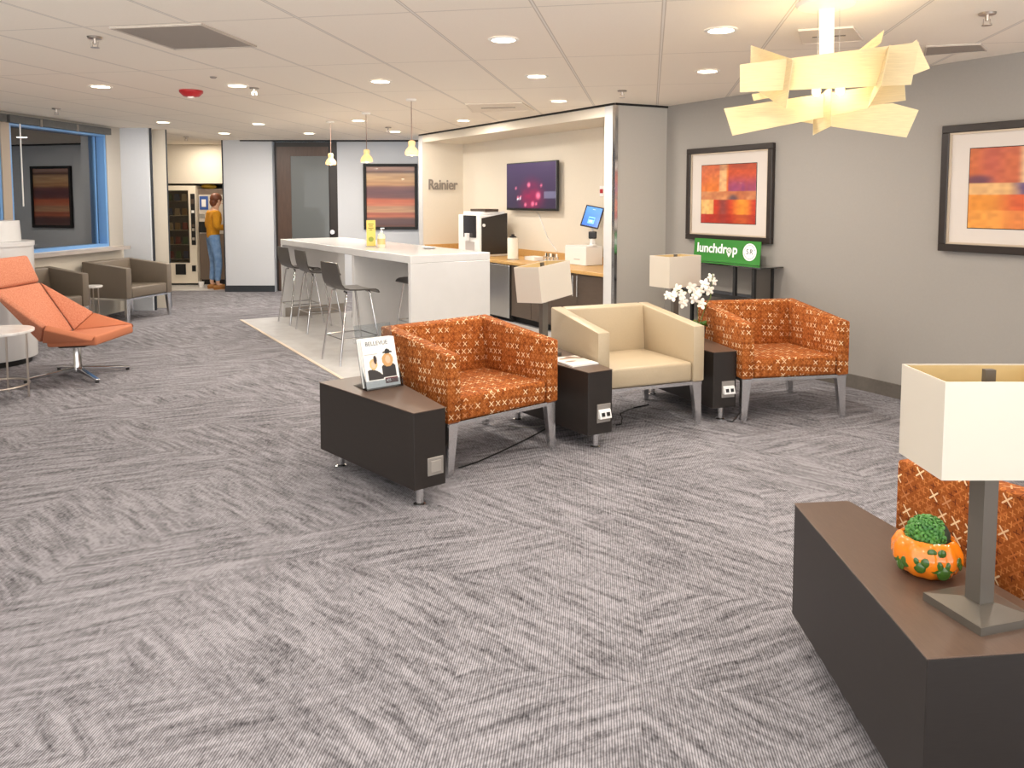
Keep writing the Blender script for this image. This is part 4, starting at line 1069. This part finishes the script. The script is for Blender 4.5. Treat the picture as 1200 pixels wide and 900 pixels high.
q = kp(cm0+.24, .32, 1.43)
ty = thing('serving_tray', q+Vector((0,0,.001)), math.atan2(W.y,W.x), 'dark brown tray lying on top of the coffee machine', 'tray')
obj('tray_base', G().box((0,0,.006),(.42,.22,.012),bevel=.003), M_cab, ty)
obj('tray_rim', G().box((0,.105,.024),(.42,.012,.024)).box((0,-.105,.024),(.42,.012,.024)).box((.204,0,.024),(.012,.198,.024)).box((-.204,0,.024),(.012,.198,.024)), M_cab, ty)
q = Vector((.012,10.25,KZ))
pt = thing('paper_towel_holder', q, 0, 'upright paper towel roll on a holder beside the coffee machine', 'paper towel')
obj('stand', G().lathe([(0,.001),(.085,.001),(.085,.012),(.012,.016),(.012,.33),(0,.335)],seg=24), M_chrome, pt, smooth=True)
obj('roll', G().lathe([(.02,.018),(.072,.018),(.072,.295),(.02,.295)],seg=32), mat_noise('paper_towel', (246,242,230), (240,235,222), 60, .9), pt, smooth=True)
obj('knob', G().lathe([(0,.30),(.045,.302),(.05,.312),(.02,.325),(.02,.345),(0,.35)],seg=20), M_black, pt, smooth=True)
# napkin tray, condiment caddy with cups
q = kp(2.12,.42,KZ)
nt = thing('napkin_tray', q, math.atan2(W.y,W.x), 'low white napkin tray on the counter right of the paper towels', 'tray')
obj('tray', G().box((0,0,.006),(.24,.16,.01)).box((0,.075,.03),(.24,.01,.04)).box((0,-.075,.03),(.24,.01,.04)).box((.115,0,.03),(.01,.14,.04)).box((-.115,0,.03),(.01,.14,.04)), M_plwhite, nt)
obj('napkins', G().box((0,0,.031),(.2,.12,.038),bevel=.004), M_paper, nt)
q = kp(1.72,.40,KZ)
cd = thing('condiment_caddy', q, math.atan2(W.y,W.x), 'wire caddy of stirrers and sachets on the counter below the television', 'caddy')
obj('caddy_base', G().box((0,0,.008),(.34,.14,.012)), M_chrome, cd)
for k in range(4):
    obj('cup', G().lathe([(0,.015),(.028,.015),(.034,.075),(.031,.075),(.026,.02),(0,.02)],(-.12+k*.08,.0,0),18), M_chrome, cd, smooth=True)
for k in range(7):
    a = -.13+k*.042; obj('sachet', G().box((a,.01*math.sin(k*3),.085),(.03,.008,.06),rz=.4*math.sin(k*5),bevel=.002,seg=1), (M_paper, M_cab, M_black)[k % 3], cd)
# kiosk box + tablet
bx0 = Vector((.897,9.29,0)); 
kb = thing('white_equipment_box', bx0+W*.215+N*.13+Vector((0,0,KZ)), 0, 'plain white box on the counter under the blue tablet', 'box')
obj('box_body', G().prism([(p[0],p[1]) for p in (bx0, bx0+N*.262, bx0+N*.262+W*.43, bx0+W*.43)], KZ+.001, 1.02, .008, 2), M_plwhite, kb, world=True)
obj('box_lid', G().prism([(p[0],p[1]) for p in (bx0+N*.004+W*.004, bx0+N*.258+W*.004, bx0+N*.258+W*.426, bx0+W*.426+N*.004)], 1.021, 1.032, .004, 1), M_plwhite, kb, world=True)
obj('maker_mark', G().prism([(p[0],p[1]) for p in (bx0+W*.12-N*.001, bx0+W*.24-N*.001, bx0+W*.24-N*.0002, bx0+W*.12-N*.0002)], .86, .875), mat('faint_mark', (196,194,192), .5), kb, world=True)
tq = bx0+W*.05+N*.14+Vector((0,0,1.033))
tb = thing('tablet_kiosk', tq, 0, 'tablet with a blue screen on a white stand in the nook', 'tablet')
obj('stand', G().lathe([(0,0),(.06,0),(.06,.01),(.035,.02),(.03,.09),(0,.09)],(tq.x,tq.y,tq.z),24), M_plwhite, tb, smooth=True, world=True)
obj('card_reader', G().box((tq.x,tq.y-.01,tq.z+.135),(.10,.05,.09),-.25,.012), M_black, tb, world=True)
tcn = aty(694, 254, tq.y-.03)
tm = T(*tcn) @ RZ(-.30) @ Matrix.Rotation(PI/2-.42,4,'X') @ Matrix.Rotation(-.20,4,'Z')
obj('tablet_case', G().box((0,0,-.006),(.235,.285,.014),bevel=.02,seg=3).xf(tm), M_black, tb, world=True, smooth=True)
def tabs(a, b):
    c = mixc((60,110,214), (90,150,240), b)
    if .3 < a < .72 and .12 < b < .5:
        c = (120,196,250)
        if .34 < a < .68 and .34 < b < .42: c = (40,100,190)
        if .42 < a < .60 and .2 < b < .32 and abs(a-.51) > .015: c = (210,240,255)
    if abs(b-.88) < .02 and abs(a-.5) < .08: c = (200,220,250)
    return c
Mi = tm; o_ = Mi @ Vector((-.1,-.125,.0015)); canvas('screen', M_screen, tb, o_, (Mi.to_3x3() @ Vector((.2,0,0))), (Mi.to_3x3() @ Vector((0,.25,0))), 40, 50, tabs, th=.001)
obj('tablet_arm', G().tube([tq+Vector((0,0,.09)), tq+Vector((0,.02,.2)), tcn-Vector((0,-.02,.02))], .012, 8), M_plwhite, tb, world=True, smooth=True)
# wall call point inside the nook at the right
q = kp(.166, ND-.06, 0)
qs = onplane(706, 224, kp(0,ND-.002), N)
cpn = thing('wall_switch', qs, 0, 'small red and white call point on the nook wall beside the corner post', 'switch')
obj('switch_plate', G().box(qs-N*.006,(.012,.08,.13),math.atan2(N.y,N.x)), M_plwhite, cpn, world=True)
obj('switch_button', G().box(qs-N*.016,(.012,.05,.05),math.atan2(N.y,N.x)), M_red, cpn, world=True)
# raised wall letters
lo = kp(SL-.002, .085, aty(500.5,222,12.2).z)
lt = thing('wall_lettering', lo, 0, 'grey metal word mounted on the left wall of the kitchen nook', 'lettering')
text('letters', 'Rainier', .23, M_textg, lt, frame_matrix(lo-W*.006, N, (0,0,1)), .006, sx=.80, bold=.004)
# ------------------------------------------------------------------ lounge swivel chair
LC = Vector((-3.93, 6.90, 0))
lc = thing('swivel_lounge_chair', LC, 0, 'orange faceted swivel lounge chair on a chrome star base at the left', 'lounge chair')
def V3(*a): return Vector(a)
def cushion(name, top, th, m, bev=.02):
    """thick faceted slab: top polygon + offset below"""
    g = G(); top = [Vector(p) for p in top]
    n = Vector()
    for i in range(len(top)): n += (top[i]-top[0]).cross(top[(i+1)%len(top)]-top[0])
    n.normalize()
    a = [g.bm.verts.new(p-n*th) for p in top]; b = [g.bm.verts.new(p) for p in top]; k = len(top)
    g.bm.faces.new(list(reversed(a))); g.bm.faces.new(b)
    for i in range(k): g.bm.faces.new((a[i], a[(i+1)%k], b[(i+1)%k], b[i]))
    g._bev(a+b, bev, 3); return obj(name, g, m, lc, smooth=True)
JL, JR = V3(-.17,.22,.385), V3(-.17,-.22,.385)
EL, ER = V3(-.06,.37,.53), V3(-.06,-.37,.53)
FL_, FR_ = V3(.33,.33,.425), V3(.33,-.33,.425)
TL_, TR_ = V3(-.52,.30,.83), V3(-.52,-.30,.83)
cushion('seat', [JR, FR_, FL_, JL], .085, M_orange)
cushion('seat_wing', [JL, FL_, EL], .06, M_orange, .012)
cushion('seat_wing', [JR, ER, FR_], .06, M_orange, .012)
cushion('backrest', [JL, TL_, TR_, JR], .07, M_orange2)
cushion('back_wing', [JL, EL, TL_], .05, M_orange2, .012)
cushion('back_wing', [JR, TR_, ER], .05, M_orange2, .012)
cushion('headrest', [V3(-.50,.29,.835), V3(-.60,.27,1.09), V3(-.60,-.27,1.09), V3(-.50,-.29,.835)], .11, M_orange2, .03)
obj('under_pan', G().hexa([(-.12,-.12,.275),(.12,-.12,.285),(.12,.12,.285),(-.12,.12,.275),(-.14,-.14,.315),(.16,-.16,.335),(.16,.16,.335),(-.14,.14,.315)], .01), M_blackm, lc)
obj('column', G().lathe([(0,.03),(.038,.03),(.038,.10),(.034,.11),(.034,.29),(0,.29)],(-.02,0,0),20), M_chrome2, lc, smooth=True)
for a in (math.radians(38), math.radians(-40), math.radians(142), math.radians(-138)):
    d = Vector((math.cos(a), math.sin(a),0)); e = Vector((-d.y,d.x,0)); o0 = Vector((-.02,0,0))
    g = G().hexa([o0+d*.03-e*.022+V3(0,0,.045), o0+d*.43-e*.018+V3(0,0,.018), o0+d*.43+e*.018+V3(0,0,.018), o0+d*.03+e*.022+V3(0,0,.045),
                  o0+d*.03-e*.022+V3(0,0,.085), o0+d*.43-e*.018+V3(0,0,.034), o0+d*.43+e*.018+V3(0,0,.034), o0+d*.03+e*.022+V3(0,0,.085)], .003, 1)
    s_ = obj('base_spoke', g, M_chrome2, lc)
    obj('glide', G().cone(o0+d*.41, o0+d*.41+V3(0,0,.0185), .016), M_blackm, s_)
# round marble side tables
def round_table(loc, rad, h, label):
    r = thing('round_side_table', loc, 0, label, 'side table', 'round marble side tables')
    obj('table_top', G().lathe([(0,h-.022),(rad-.004,h-.022),(rad,h-.018),(rad,h-.003),(rad-.003,h),(0,h)], seg=48), M_marble, r, smooth=True)
    for k in range(4):
        a = k*PI/2+.25; x, y = math.cos(a)*(rad-.05), math.sin(a)*(rad-.05)
        obj('leg', G().cone((x,y,0),(x,y,h-.0225),.008), M_brass, r, smooth=True)
    pts = [(math.cos(2*PI*k/40)*(rad-.05), math.sin(2*PI*k/40)*(rad-.05), .11) for k in range(41)]
    obj('lower_ring', G().tube(pts, .008, 8), M_brass, r, smooth=True)
    return r
round_table((-4.15,6.10,0), .275, .555, 'round marble side table with nickel frame at the left edge beside the swivel chair')
round_table((-5.30,9.62,0), .13, .52, 'small round marble side table between the two taupe armchairs')
# white drum counter
dc = thing('drum_counter', (-5.13,7.45,0), 0, 'white cylindrical counter at the left edge behind the swivel chair', 'counter')
obj('drum', G().lathe([(0,.06),(.41,.06),(.41,1.15),(0,1.15)], seg=64), M_gloss_wh, dc, smooth=True)
obj('drum_top', G().lathe([(0,1.1505),(.42,1.1505),(.42,1.195),(0,1.195)], seg=64), M_gloss_wh, dc, smooth=True)
obj('plinth', G().lathe([(0,0),(.36,0),(.36,.0595),(0,.0595)], seg=48), M_dark, dc, smooth=True)
tag(obj('white_drum_shade', G().lathe([(0,0),(.31,0),(.30,.20),(0,.20)],(-5.13,7.45,1.196),48), M_gloss_wh, smooth=True), 'white round drum standing on the cylindrical counter at the left edge', 'drum')
# ------------------------------------------------------------------ vending alcove
v1 = thing('vending_machine', (-6.38,YV+.4,.004), 0, 'cream snack vending machine with a glass front in the far alcove', 'vending machine')
VX0, VX1 = -6.95, aty(229.5,250,YV).x; VH = 1.86
gx0_, gx1_ = -6.85, aty(221,250,YV).x; gzt, gzb = aty(210,223,YV).z, aty(210,308,YV).z
cream = mat_noise('machine_cream', (236,226,208), (231,220,201), 5, .35, bump=0)
b_ = G()
b_.box(((VX0+VX1)/2,YV+.72,VH/2+.02),(VX1-VX0,.16,VH-.04)); b_.box((VX0+.03,YV+.32,VH/2+.02),(.06,.63,VH-.04)); b_.box(((gx1_+VX1)/2,YV+.32,VH/2+.02),(VX1-gx1_,.63,VH-.04))
b_.box(((VX0+.06+gx1_)/2,YV+.32,(VH+gzt)/2),(gx1_-VX0-.06,.63,VH-gzt)); b_.box(((VX0+.06+gx1_)/2,YV+.32,(gzb+.04)/2),(gx1_-VX0-.06,.63,gzb-.04))
obj('cabinet', b_, cream, v1, world=True)
obj('foot', G().box(((VX0+VX1)/2,YV+.35,.022),(VX1-VX0-.04,.6,.034)), M_dark, v1, world=True)
obj('glass_door', G().box(((VX0+.06+gx1_)/2,YV+.015,(gzt+gzb)/2),(gx1_-VX0-.066,.01,gzt-gzb-.006)), mat_glass('vending_glass', (226,222,214), 1.3), v1, world=True)
obj('interior_back', G().box(((VX0+.06+gx1_)/2,YV+.62,(gzt+gzb)/2),(gx1_-VX0-.066,.02,gzt-gzb-.006)), mat('vending_inside', (120,112,104), .6), v1, world=True)
nsh = 5
for k in range(nsh):
    z = gzb+(gzt-gzb)*(k+.25)/nsh
    obj('shelf', G().box(((VX0+.06+gx1_)/2,YV+.35,z),(gx1_-VX0-.07,.5,.012)), M_chrome, v1, world=True)
cpx0, cpx1 = aty(224,250,YV).x, aty(229,250,YV).x
cpz1, cpz0 = aty(226,227,YV).z, aty(226,287,YV).z
obj('control_panel', G().box(((cpx0+cpx1)/2,YV-.012,(cpz0+cpz1)/2),(cpx1-cpx0,.012,cpz1-cpz0),bevel=.005), M_black, v1, world=True)
for k, (f, m_) in enumerate(((.85,M_cab),(.65,M_paper),(.38,M_cab),(.3,M_chrome),(.12,M_chrome))):
    obj('panel_button', G().box(((cpx0+cpx1)/2,YV-.021,cpz0+(cpz1-cpz0)*f),(.05,.006,.05 if k else .09)), m_, v1, world=True)
sx0, sx1 = aty(204,250,YV).x, aty(216,250,YV).x
obj('delivery_slot', G().box(((sx0+sx1)/2,YV-.006,(aty(210,309,YV).z+aty(210,322,YV).z)/2),(sx1-sx0,.01,.2)), M_black, v1, world=True)
obj('coin_return', G().box((aty(227.5,314,YV).x,YV-.006,aty(227,314.5,YV).z),(.07,.01,.11)), M_black, v1, world=True)
add_light('vending_inner_lamp', 'AREA', (-6.45,YV+.3,gzt+.03), 20, (1,.92,.8), .25)
sn_cols = [mat('snack_'+n, c, .5) for n, c in (('tan',(190,150,96)),('red',(170,60,50)),('green',(96,130,80)),('blue',(80,100,150)),('cream',(220,200,160)))]
i_ = 0
for k in range(nsh):
    z = gzb+(gzt-gzb)*(k+.25)/nsh+.008
    for j in range(4):
        x = -6.60+j*.14
        if x > gx1_-.08: continue
        tag(obj('snack_packet', G().hexa([(x-.045,YV+.2,z),(x+.045,YV+.2,z),(x+.045,YV+.26,z),(x-.045,YV+.26,z),(x-.045,YV+.215,z+.13),(x+.045,YV+.215,z+.13),(x+.045,YV+.225,z+.13),(x-.045,YV+.225,z+.13)],.004,1), sn_cols[i_ % 5]), 'small snack packet on a shelf behind the vending machine glass', 'snack', 'snacks in the vending machine'); i_ += 1
Y2 = 14.40
v2_ = thing('coffee_vending_machine', (-5.55,Y2+.35,.004), 0, 'stainless steel drinks vending machine beside the person', 'vending machine')
MX0, MX1, MH = VX1+.012, -4.75, 1.80
obj('cabinet', G().box(((MX0+MX1)/2,Y2+.35,MH/2+.05),(MX1-MX0,.7,MH-.1),bevel=.006), mat_noise('brushed_brown_steel', (150,134,122), (138,122,110), 4, .35, stretch=(40,40,1), bump=0, metal=.6), v2_, world=True)
obj('kick', G().box(((MX0+MX1)/2,Y2+.36,.052),(MX1-MX0-.02,.66,.096)), M_dark, v2_, world=True)
x0, x1 = aty(233.5,250,Y2).x, aty(262,250,Y2).x
z1, z0 = aty(245,228,Y2).z, aty(245,274,Y2).z
obj('service_panel', G().box(((x0+x1)/2,Y2-.004,(z0+z1)/2),(x1-x0,.008,z1-z0)), mat('machine_panel', (206,196,184), .35), v2_, world=True)
x0, x1 = aty(234.5,250,Y2).x, aty(244.5,250,Y2).x
obj('poster', G().box(((x0+x1)/2,Y2-.011,(aty(240,230,Y2).z+aty(240,245.5,Y2).z)/2),(x1-x0,.006,.25)), mat('blue_notice', (60,92,160), .4), v2_, world=True)
obj('poster_inset', G().box(((x0+x1)/2,Y2-.0155,(aty(240,234,Y2).z+aty(240,242,Y2).z)/2),((x1-x0)*.5,.003,.14)), M_paper, v2_, world=True)
obj('cup_bay', G().box((aty(239,266,Y2).x,Y2-.012,aty(239,266,Y2).z),(.17,.02,.2)), M_black, v2_, world=True)
obj('keypad', G().box((aty(237,253,Y2).x,Y2-.011,aty(237,253,Y2).z),(.1,.006,.08)), M_chrome, v2_, world=True)
q = aty(236.5,224,Y2+.1)
tag(obj('yellow_bag', G().ell((q.x+.11,Y2+.14,MH+.05),(.13,.09,.049)).ell((q.x+.17,Y2+.14,MH+.043),(.1,.08,.042)), mat_noise('yellow_sack', (226,186,70), (206,160,50), 10, .6), smooth=True), 'yellow bag lying on top of the stainless drinks machine', 'bag')
q = at(236,336.5,.004)
tag(obj('paper_cup', G().lathe([(0,.001),(.04,.001),(.052,.10),(.047,.10),(.036,.008),(0,.008)],(q.x,q.y,.004)), M_paper, smooth=True), 'small white cup on the floor at the foot of the drinks machine', 'cup')
# ------------------------------------------------------------------ person
def skin_mesh(name, verts, edges, radii, m, parent, root=0, sub=2):
    me = bpy.data.meshes.new(name); me.from_pydata([Vector(v) for v in verts], edges, []); me.update()
    tmp = bpy.data.objects.new(name+'_tmp', me); C.objects.link(tmp)
    md = tmp.modifiers.new('skin', 'SKIN'); md.use_smooth_shade = True
    for i, r_ in enumerate(radii):
        sv = me.skin_vertices[0].data[i]; sv.radius = r_ if isinstance(r_, tuple) else (r_, r_); sv.use_root = (i == root)
    s2 = tmp.modifiers.new('sub', 'SUBSURF'); s2.levels = sub; s2.render_levels = sub
    dg = bpy.context.evaluated_depsgraph_get(); out = bpy.data.meshes.new_from_object(tmp.evaluated_get(dg))
    bpy.data.objects.remove(tmp); bpy.data.meshes.remove(me)
    out.name = name; out.materials.clear(); out.materials.append(m)
    for p in out.polygons: p.use_smooth = True
    o = bpy.data.objects.new(name, out); C.objects.link(o); o.parent = parent
    return o
pq = at(258, 338.5, .004)
pe = thing('person', (pq.x-.10, pq.y, .004), math.radians(-52), 'person in mustard sweater and ripped blue jeans standing at the drinks machine', 'person')
# local frame: +y is the direction the person faces
J = {'pel':(0,0,.90),'wst':(0,.0,1.04),'chest':(0,.02,1.22),'nb':(0,.03,1.40),'nk':(0,.05,1.46),'hd':(0,.085,1.545),'hd2':(0,.10,1.63),
 'hl':(-.095,0,.86),'kl':(-.10,.03,.47),'al':(-.10,-.02,.09),'tl':(-.105,.10,.035),'hr':(.095,0,.86),'kr':(.11,.05,.47),'ar':(.115,.02,.09),'tr':(.12,.14,.035),
 'sl':(-.17,.02,1.36),'el':(-.235,-.03,1.11),'wl':(-.13,.19,1.08),'ml':(-.10,.25,1.08),'sr':(.17,.02,1.36),'er':(.235,-.02,1.11),'wr':(.13,.20,1.10),'mr':(.10,.26,1.10)}
names = list(J); idx = {n: i for i, n in enumerate(names)}
vs = [J[n] for n in names]
rad = dict(pel=(.13,.10), wst=(.105,.085), chest=(.135,.095), nb=(.075,.06), nk=.047, hd=(.068,.08), hd2=(.07,.085), hl=.085, kl=.055, al=.036, tl=(.04,.025), hr=.085, kr=.055, ar=.036, tr=(.04,.025), sl=.055, el=.04, wl=.026, ml=(.032,.018), sr=.055, er=.04, wr=.026, mr=(.032,.018))
rd = [rad[n] for n in names]
ed = [(idx[a], idx[b]) for a, b in (('pel','wst'),('wst','chest'),('chest','nb'),('nb','nk'),('nk','hd'),('hd','hd2'),('pel','hl'),('hl','kl'),('kl','al'),('al','tl'),('pel','hr'),('hr','kr'),('kr','ar'),('ar','tr'),('nb','sl'),('sl','el'),('el','wl'),('wl','ml'),('nb','sr'),('sr','er'),('er','wr'),('wr','mr'))]
for side, sg in (('l',-1),('r',1)):
    m0 = Vector(J['m'+side])
    for k in range(4):
        L = (.055,.064,.06,.048)[k]; b0_ = m0+Vector((sg*(.022-.015*k), .012, .0)); b1 = b0_+Vector((-sg*.01, L*.6, -.006)); b2 = b1+Vector((-sg*.012, L*.4, -.02))
        i0 = len(vs); vs += [tuple(b0_), tuple(b1), tuple(b2)]; rd += [.009,.0085,.0075]; ed += [(idx['m'+side], i0), (i0, i0+1), (i0+1, i0+2)]
    b0_ = m0+Vector((-sg*.03,-.02,.008)); b1 = b0_+Vector((-sg*.016,.03,.006)); i0 = len(vs); vs += [tuple(b0_), tuple(b1)]; rd += [.01,.0085]; ed += [(idx['m'+side], i0), (i0, i0+1)]
body = skin_mesh('body', vs, ed, rd, M_skin, pe)
# face details: nose, ears
g = G().ell((0,.195,1.575),(.012,.018,.02)).ell((-.078,.09,1.575),(.01,.02,.03)).ell((.078,.09,1.575),(.01,.02,.03)); obj('face_features', g, M_skin, pe, smooth=True)
g = G().ell((-.03,.172,1.60),(.011,.008,.007)).ell((.03,.172,1.60),(.011,.008,.007)); obj('eyes', g, M_black, pe, smooth=True)
obj('mouth', G().ell((0,.172,1.525),(.022,.008,.006)), mat('lip', (180,96,86), .5), pe, smooth=True)
def sub(names_, grow, extra=None): 
    ii = {n: i for i, n in enumerate(names_)}
    return [J[n] for n in names_], ii, [((rad[n][0]+grow, rad[n][1]+grow) if isinstance(rad[n], tuple) else rad[n]+grow) for n in names_]
nm = ['chest','wst','pel','nb','sl','el','wl','sr','er','wr']; v_, ii, r_ = sub(nm, .028)
v_[2] = (0,0,.84)
skin_mesh('sweater', v_, [(ii[a],ii[b]) for a, b in (('chest','wst'),('wst','pel'),('chest','nb'),('nb','sl'),('sl','el'),('el','wl'),('nb','sr'),('sr','er'),('er','wr'))], r_, M_yellow, pe)
nm = ['pel','hl','kl','al','hr','kr','ar','wst']; v_, ii, r_ = sub(nm, .016)
v_[7] = (0,0,1.03); v_[3] = (-.10,-.01,.13); v_[6] = (.115,.02,.13)
jn = skin_mesh('jeans', v_, [(ii[a],ii[b]) for a, b in (('wst','pel'),('pel','hl'),('hl','kl'),('kl','al'),('pel','hr'),('hr','kr'),('kr','ar'))], r_, M_denim, pe)
for (x, y, z) in ((-.136,-.028,.60),(-.138,-.016,.53),(-.128,-.042,.645)):
    obj('rip', G().ell((x,y,z),(.016,.016,.028),None,10,8), mat('frayed_denim', (226,222,216), .9), jn, smooth=True)
for s_, (x, y) in ((-1,(-.103,.035)),(1,(.117,.075))):
    obj('shoe', G().ell((x,y,.045),(.048,.135,.044)).box((x,y,.008),(.085,.25,.016),bevel=.006), M_shoe, pe, smooth=True)
g = G().ell((0,.065,1.62),(.092,.105,.10)).ell((0,.02,1.55),(.075,.065,.085)); obj('hair', g, M_hair, pe, smooth=True)
# ------------------------------------------------------------------ cords on the carpet
def floor_cord(pts, r, m, label):
    tag(obj('power_cord', G().tube([at(x, y, z) for x, y, z in pts], r, 7), m, smooth=True), label, 'cord', 'power cords on the carpet')
floor_cord([(538,548,.006),(560,541,.006),(585,530,.006),(610,518,.006),(624,511,.006),(640,502,.006)], .005, M_black, 'black cord on the carpet under the middle orange armchair')
floor_cord([(722,498,.006),(728,497,.006),(729,490,.03),(727,485,.05),(734,481,.02),(742,478,.006),(760,474,.006)], .005, M_black, 'black cord looping on the carpet beneath the cream armchair')
floor_cord([(596,499,.006),(612,501,.006),(630,500,.006),(644,497,.006)], .005, mat('grey_cord', (120,116,112), .5), 'grey cord on the carpet behind the middle orange armchair')
floor_cord([(852,493,.006),(858,494,.006),(862,490,.006),(866,484,.006)], .004, M_black, 'short black cord at the foot of the farther wedge table')
# ------------------------------------------------------------------ world, camera, view
w = bpy.data.worlds.new('world'); bpy.context.scene.world = w; w.use_nodes = True
nt = w.node_tree; bg = nt.nodes['Background']
# bluish dusk sky outside the windows (left), added neutral fill from the unbuilt space behind
tc = nt.nodes.new('ShaderNodeTexCoord'); sx = nt.nodes.new('ShaderNodeSeparateXYZ'); nt.links.new(tc.outputs['Generated'], sx.inputs[0])
mxr = nt.nodes.new('ShaderNodeMix'); mxr.data_type = 'RGBA'; mxr.inputs[6].default_value = (1.0, .985, .97, 1); mxr.inputs[7].default_value = (.5, .74, 1.05, 1)
ml_ = nt.nodes.new('ShaderNodeMapRange'); nt.links.new(sx.outputs[1], ml_.inputs[0]); ml_.inputs[1].default_value = -.55; ml_.inputs[2].default_value = -.15
nt.links.new(ml_.outputs[0], mxr.inputs[0]); nt.links.new(mxr.outputs[2], bg.inputs[0]); 
mz = nt.nodes.new('ShaderNodeMapRange'); nt.links.new(sx.outputs[2], mz.inputs[0]); mz.inputs[1].default_value = .05; mz.inputs[2].default_value = -.25; mz.inputs[3].default_value = 1.5; mz.inputs[4].default_value = 5.2  # lower half boosted, an added fill to brighten the ceiling
nt.links.new(mz.outputs[0], bg.inputs[1])
cam = bpy.data.cameras.new('camera'); co = bpy.data.objects.new('camera', cam); C.objects.link(co)
co.location = (0, 0, H); co.rotation_euler = (PI/2-PIT, 0, 0)
cam.sensor_fit = 'HORIZONTAL'; cam.sensor_width = 36; cam.lens = 36*F/1200; cam.shift_y = (PY-450)/1200; cam.shift_x = 0
cam.clip_start = .05; cam.clip_end = 100
sc_ = bpy.context.scene; sc_.camera = co
sc_.view_settings.view_transform = 'Standard'; sc_.view_settings.look = 'None'; sc_.view_settings.exposure = 0.54; sc_.view_settings.gamma = 1.0; sc_.view_settings.use_curve_mapping = False
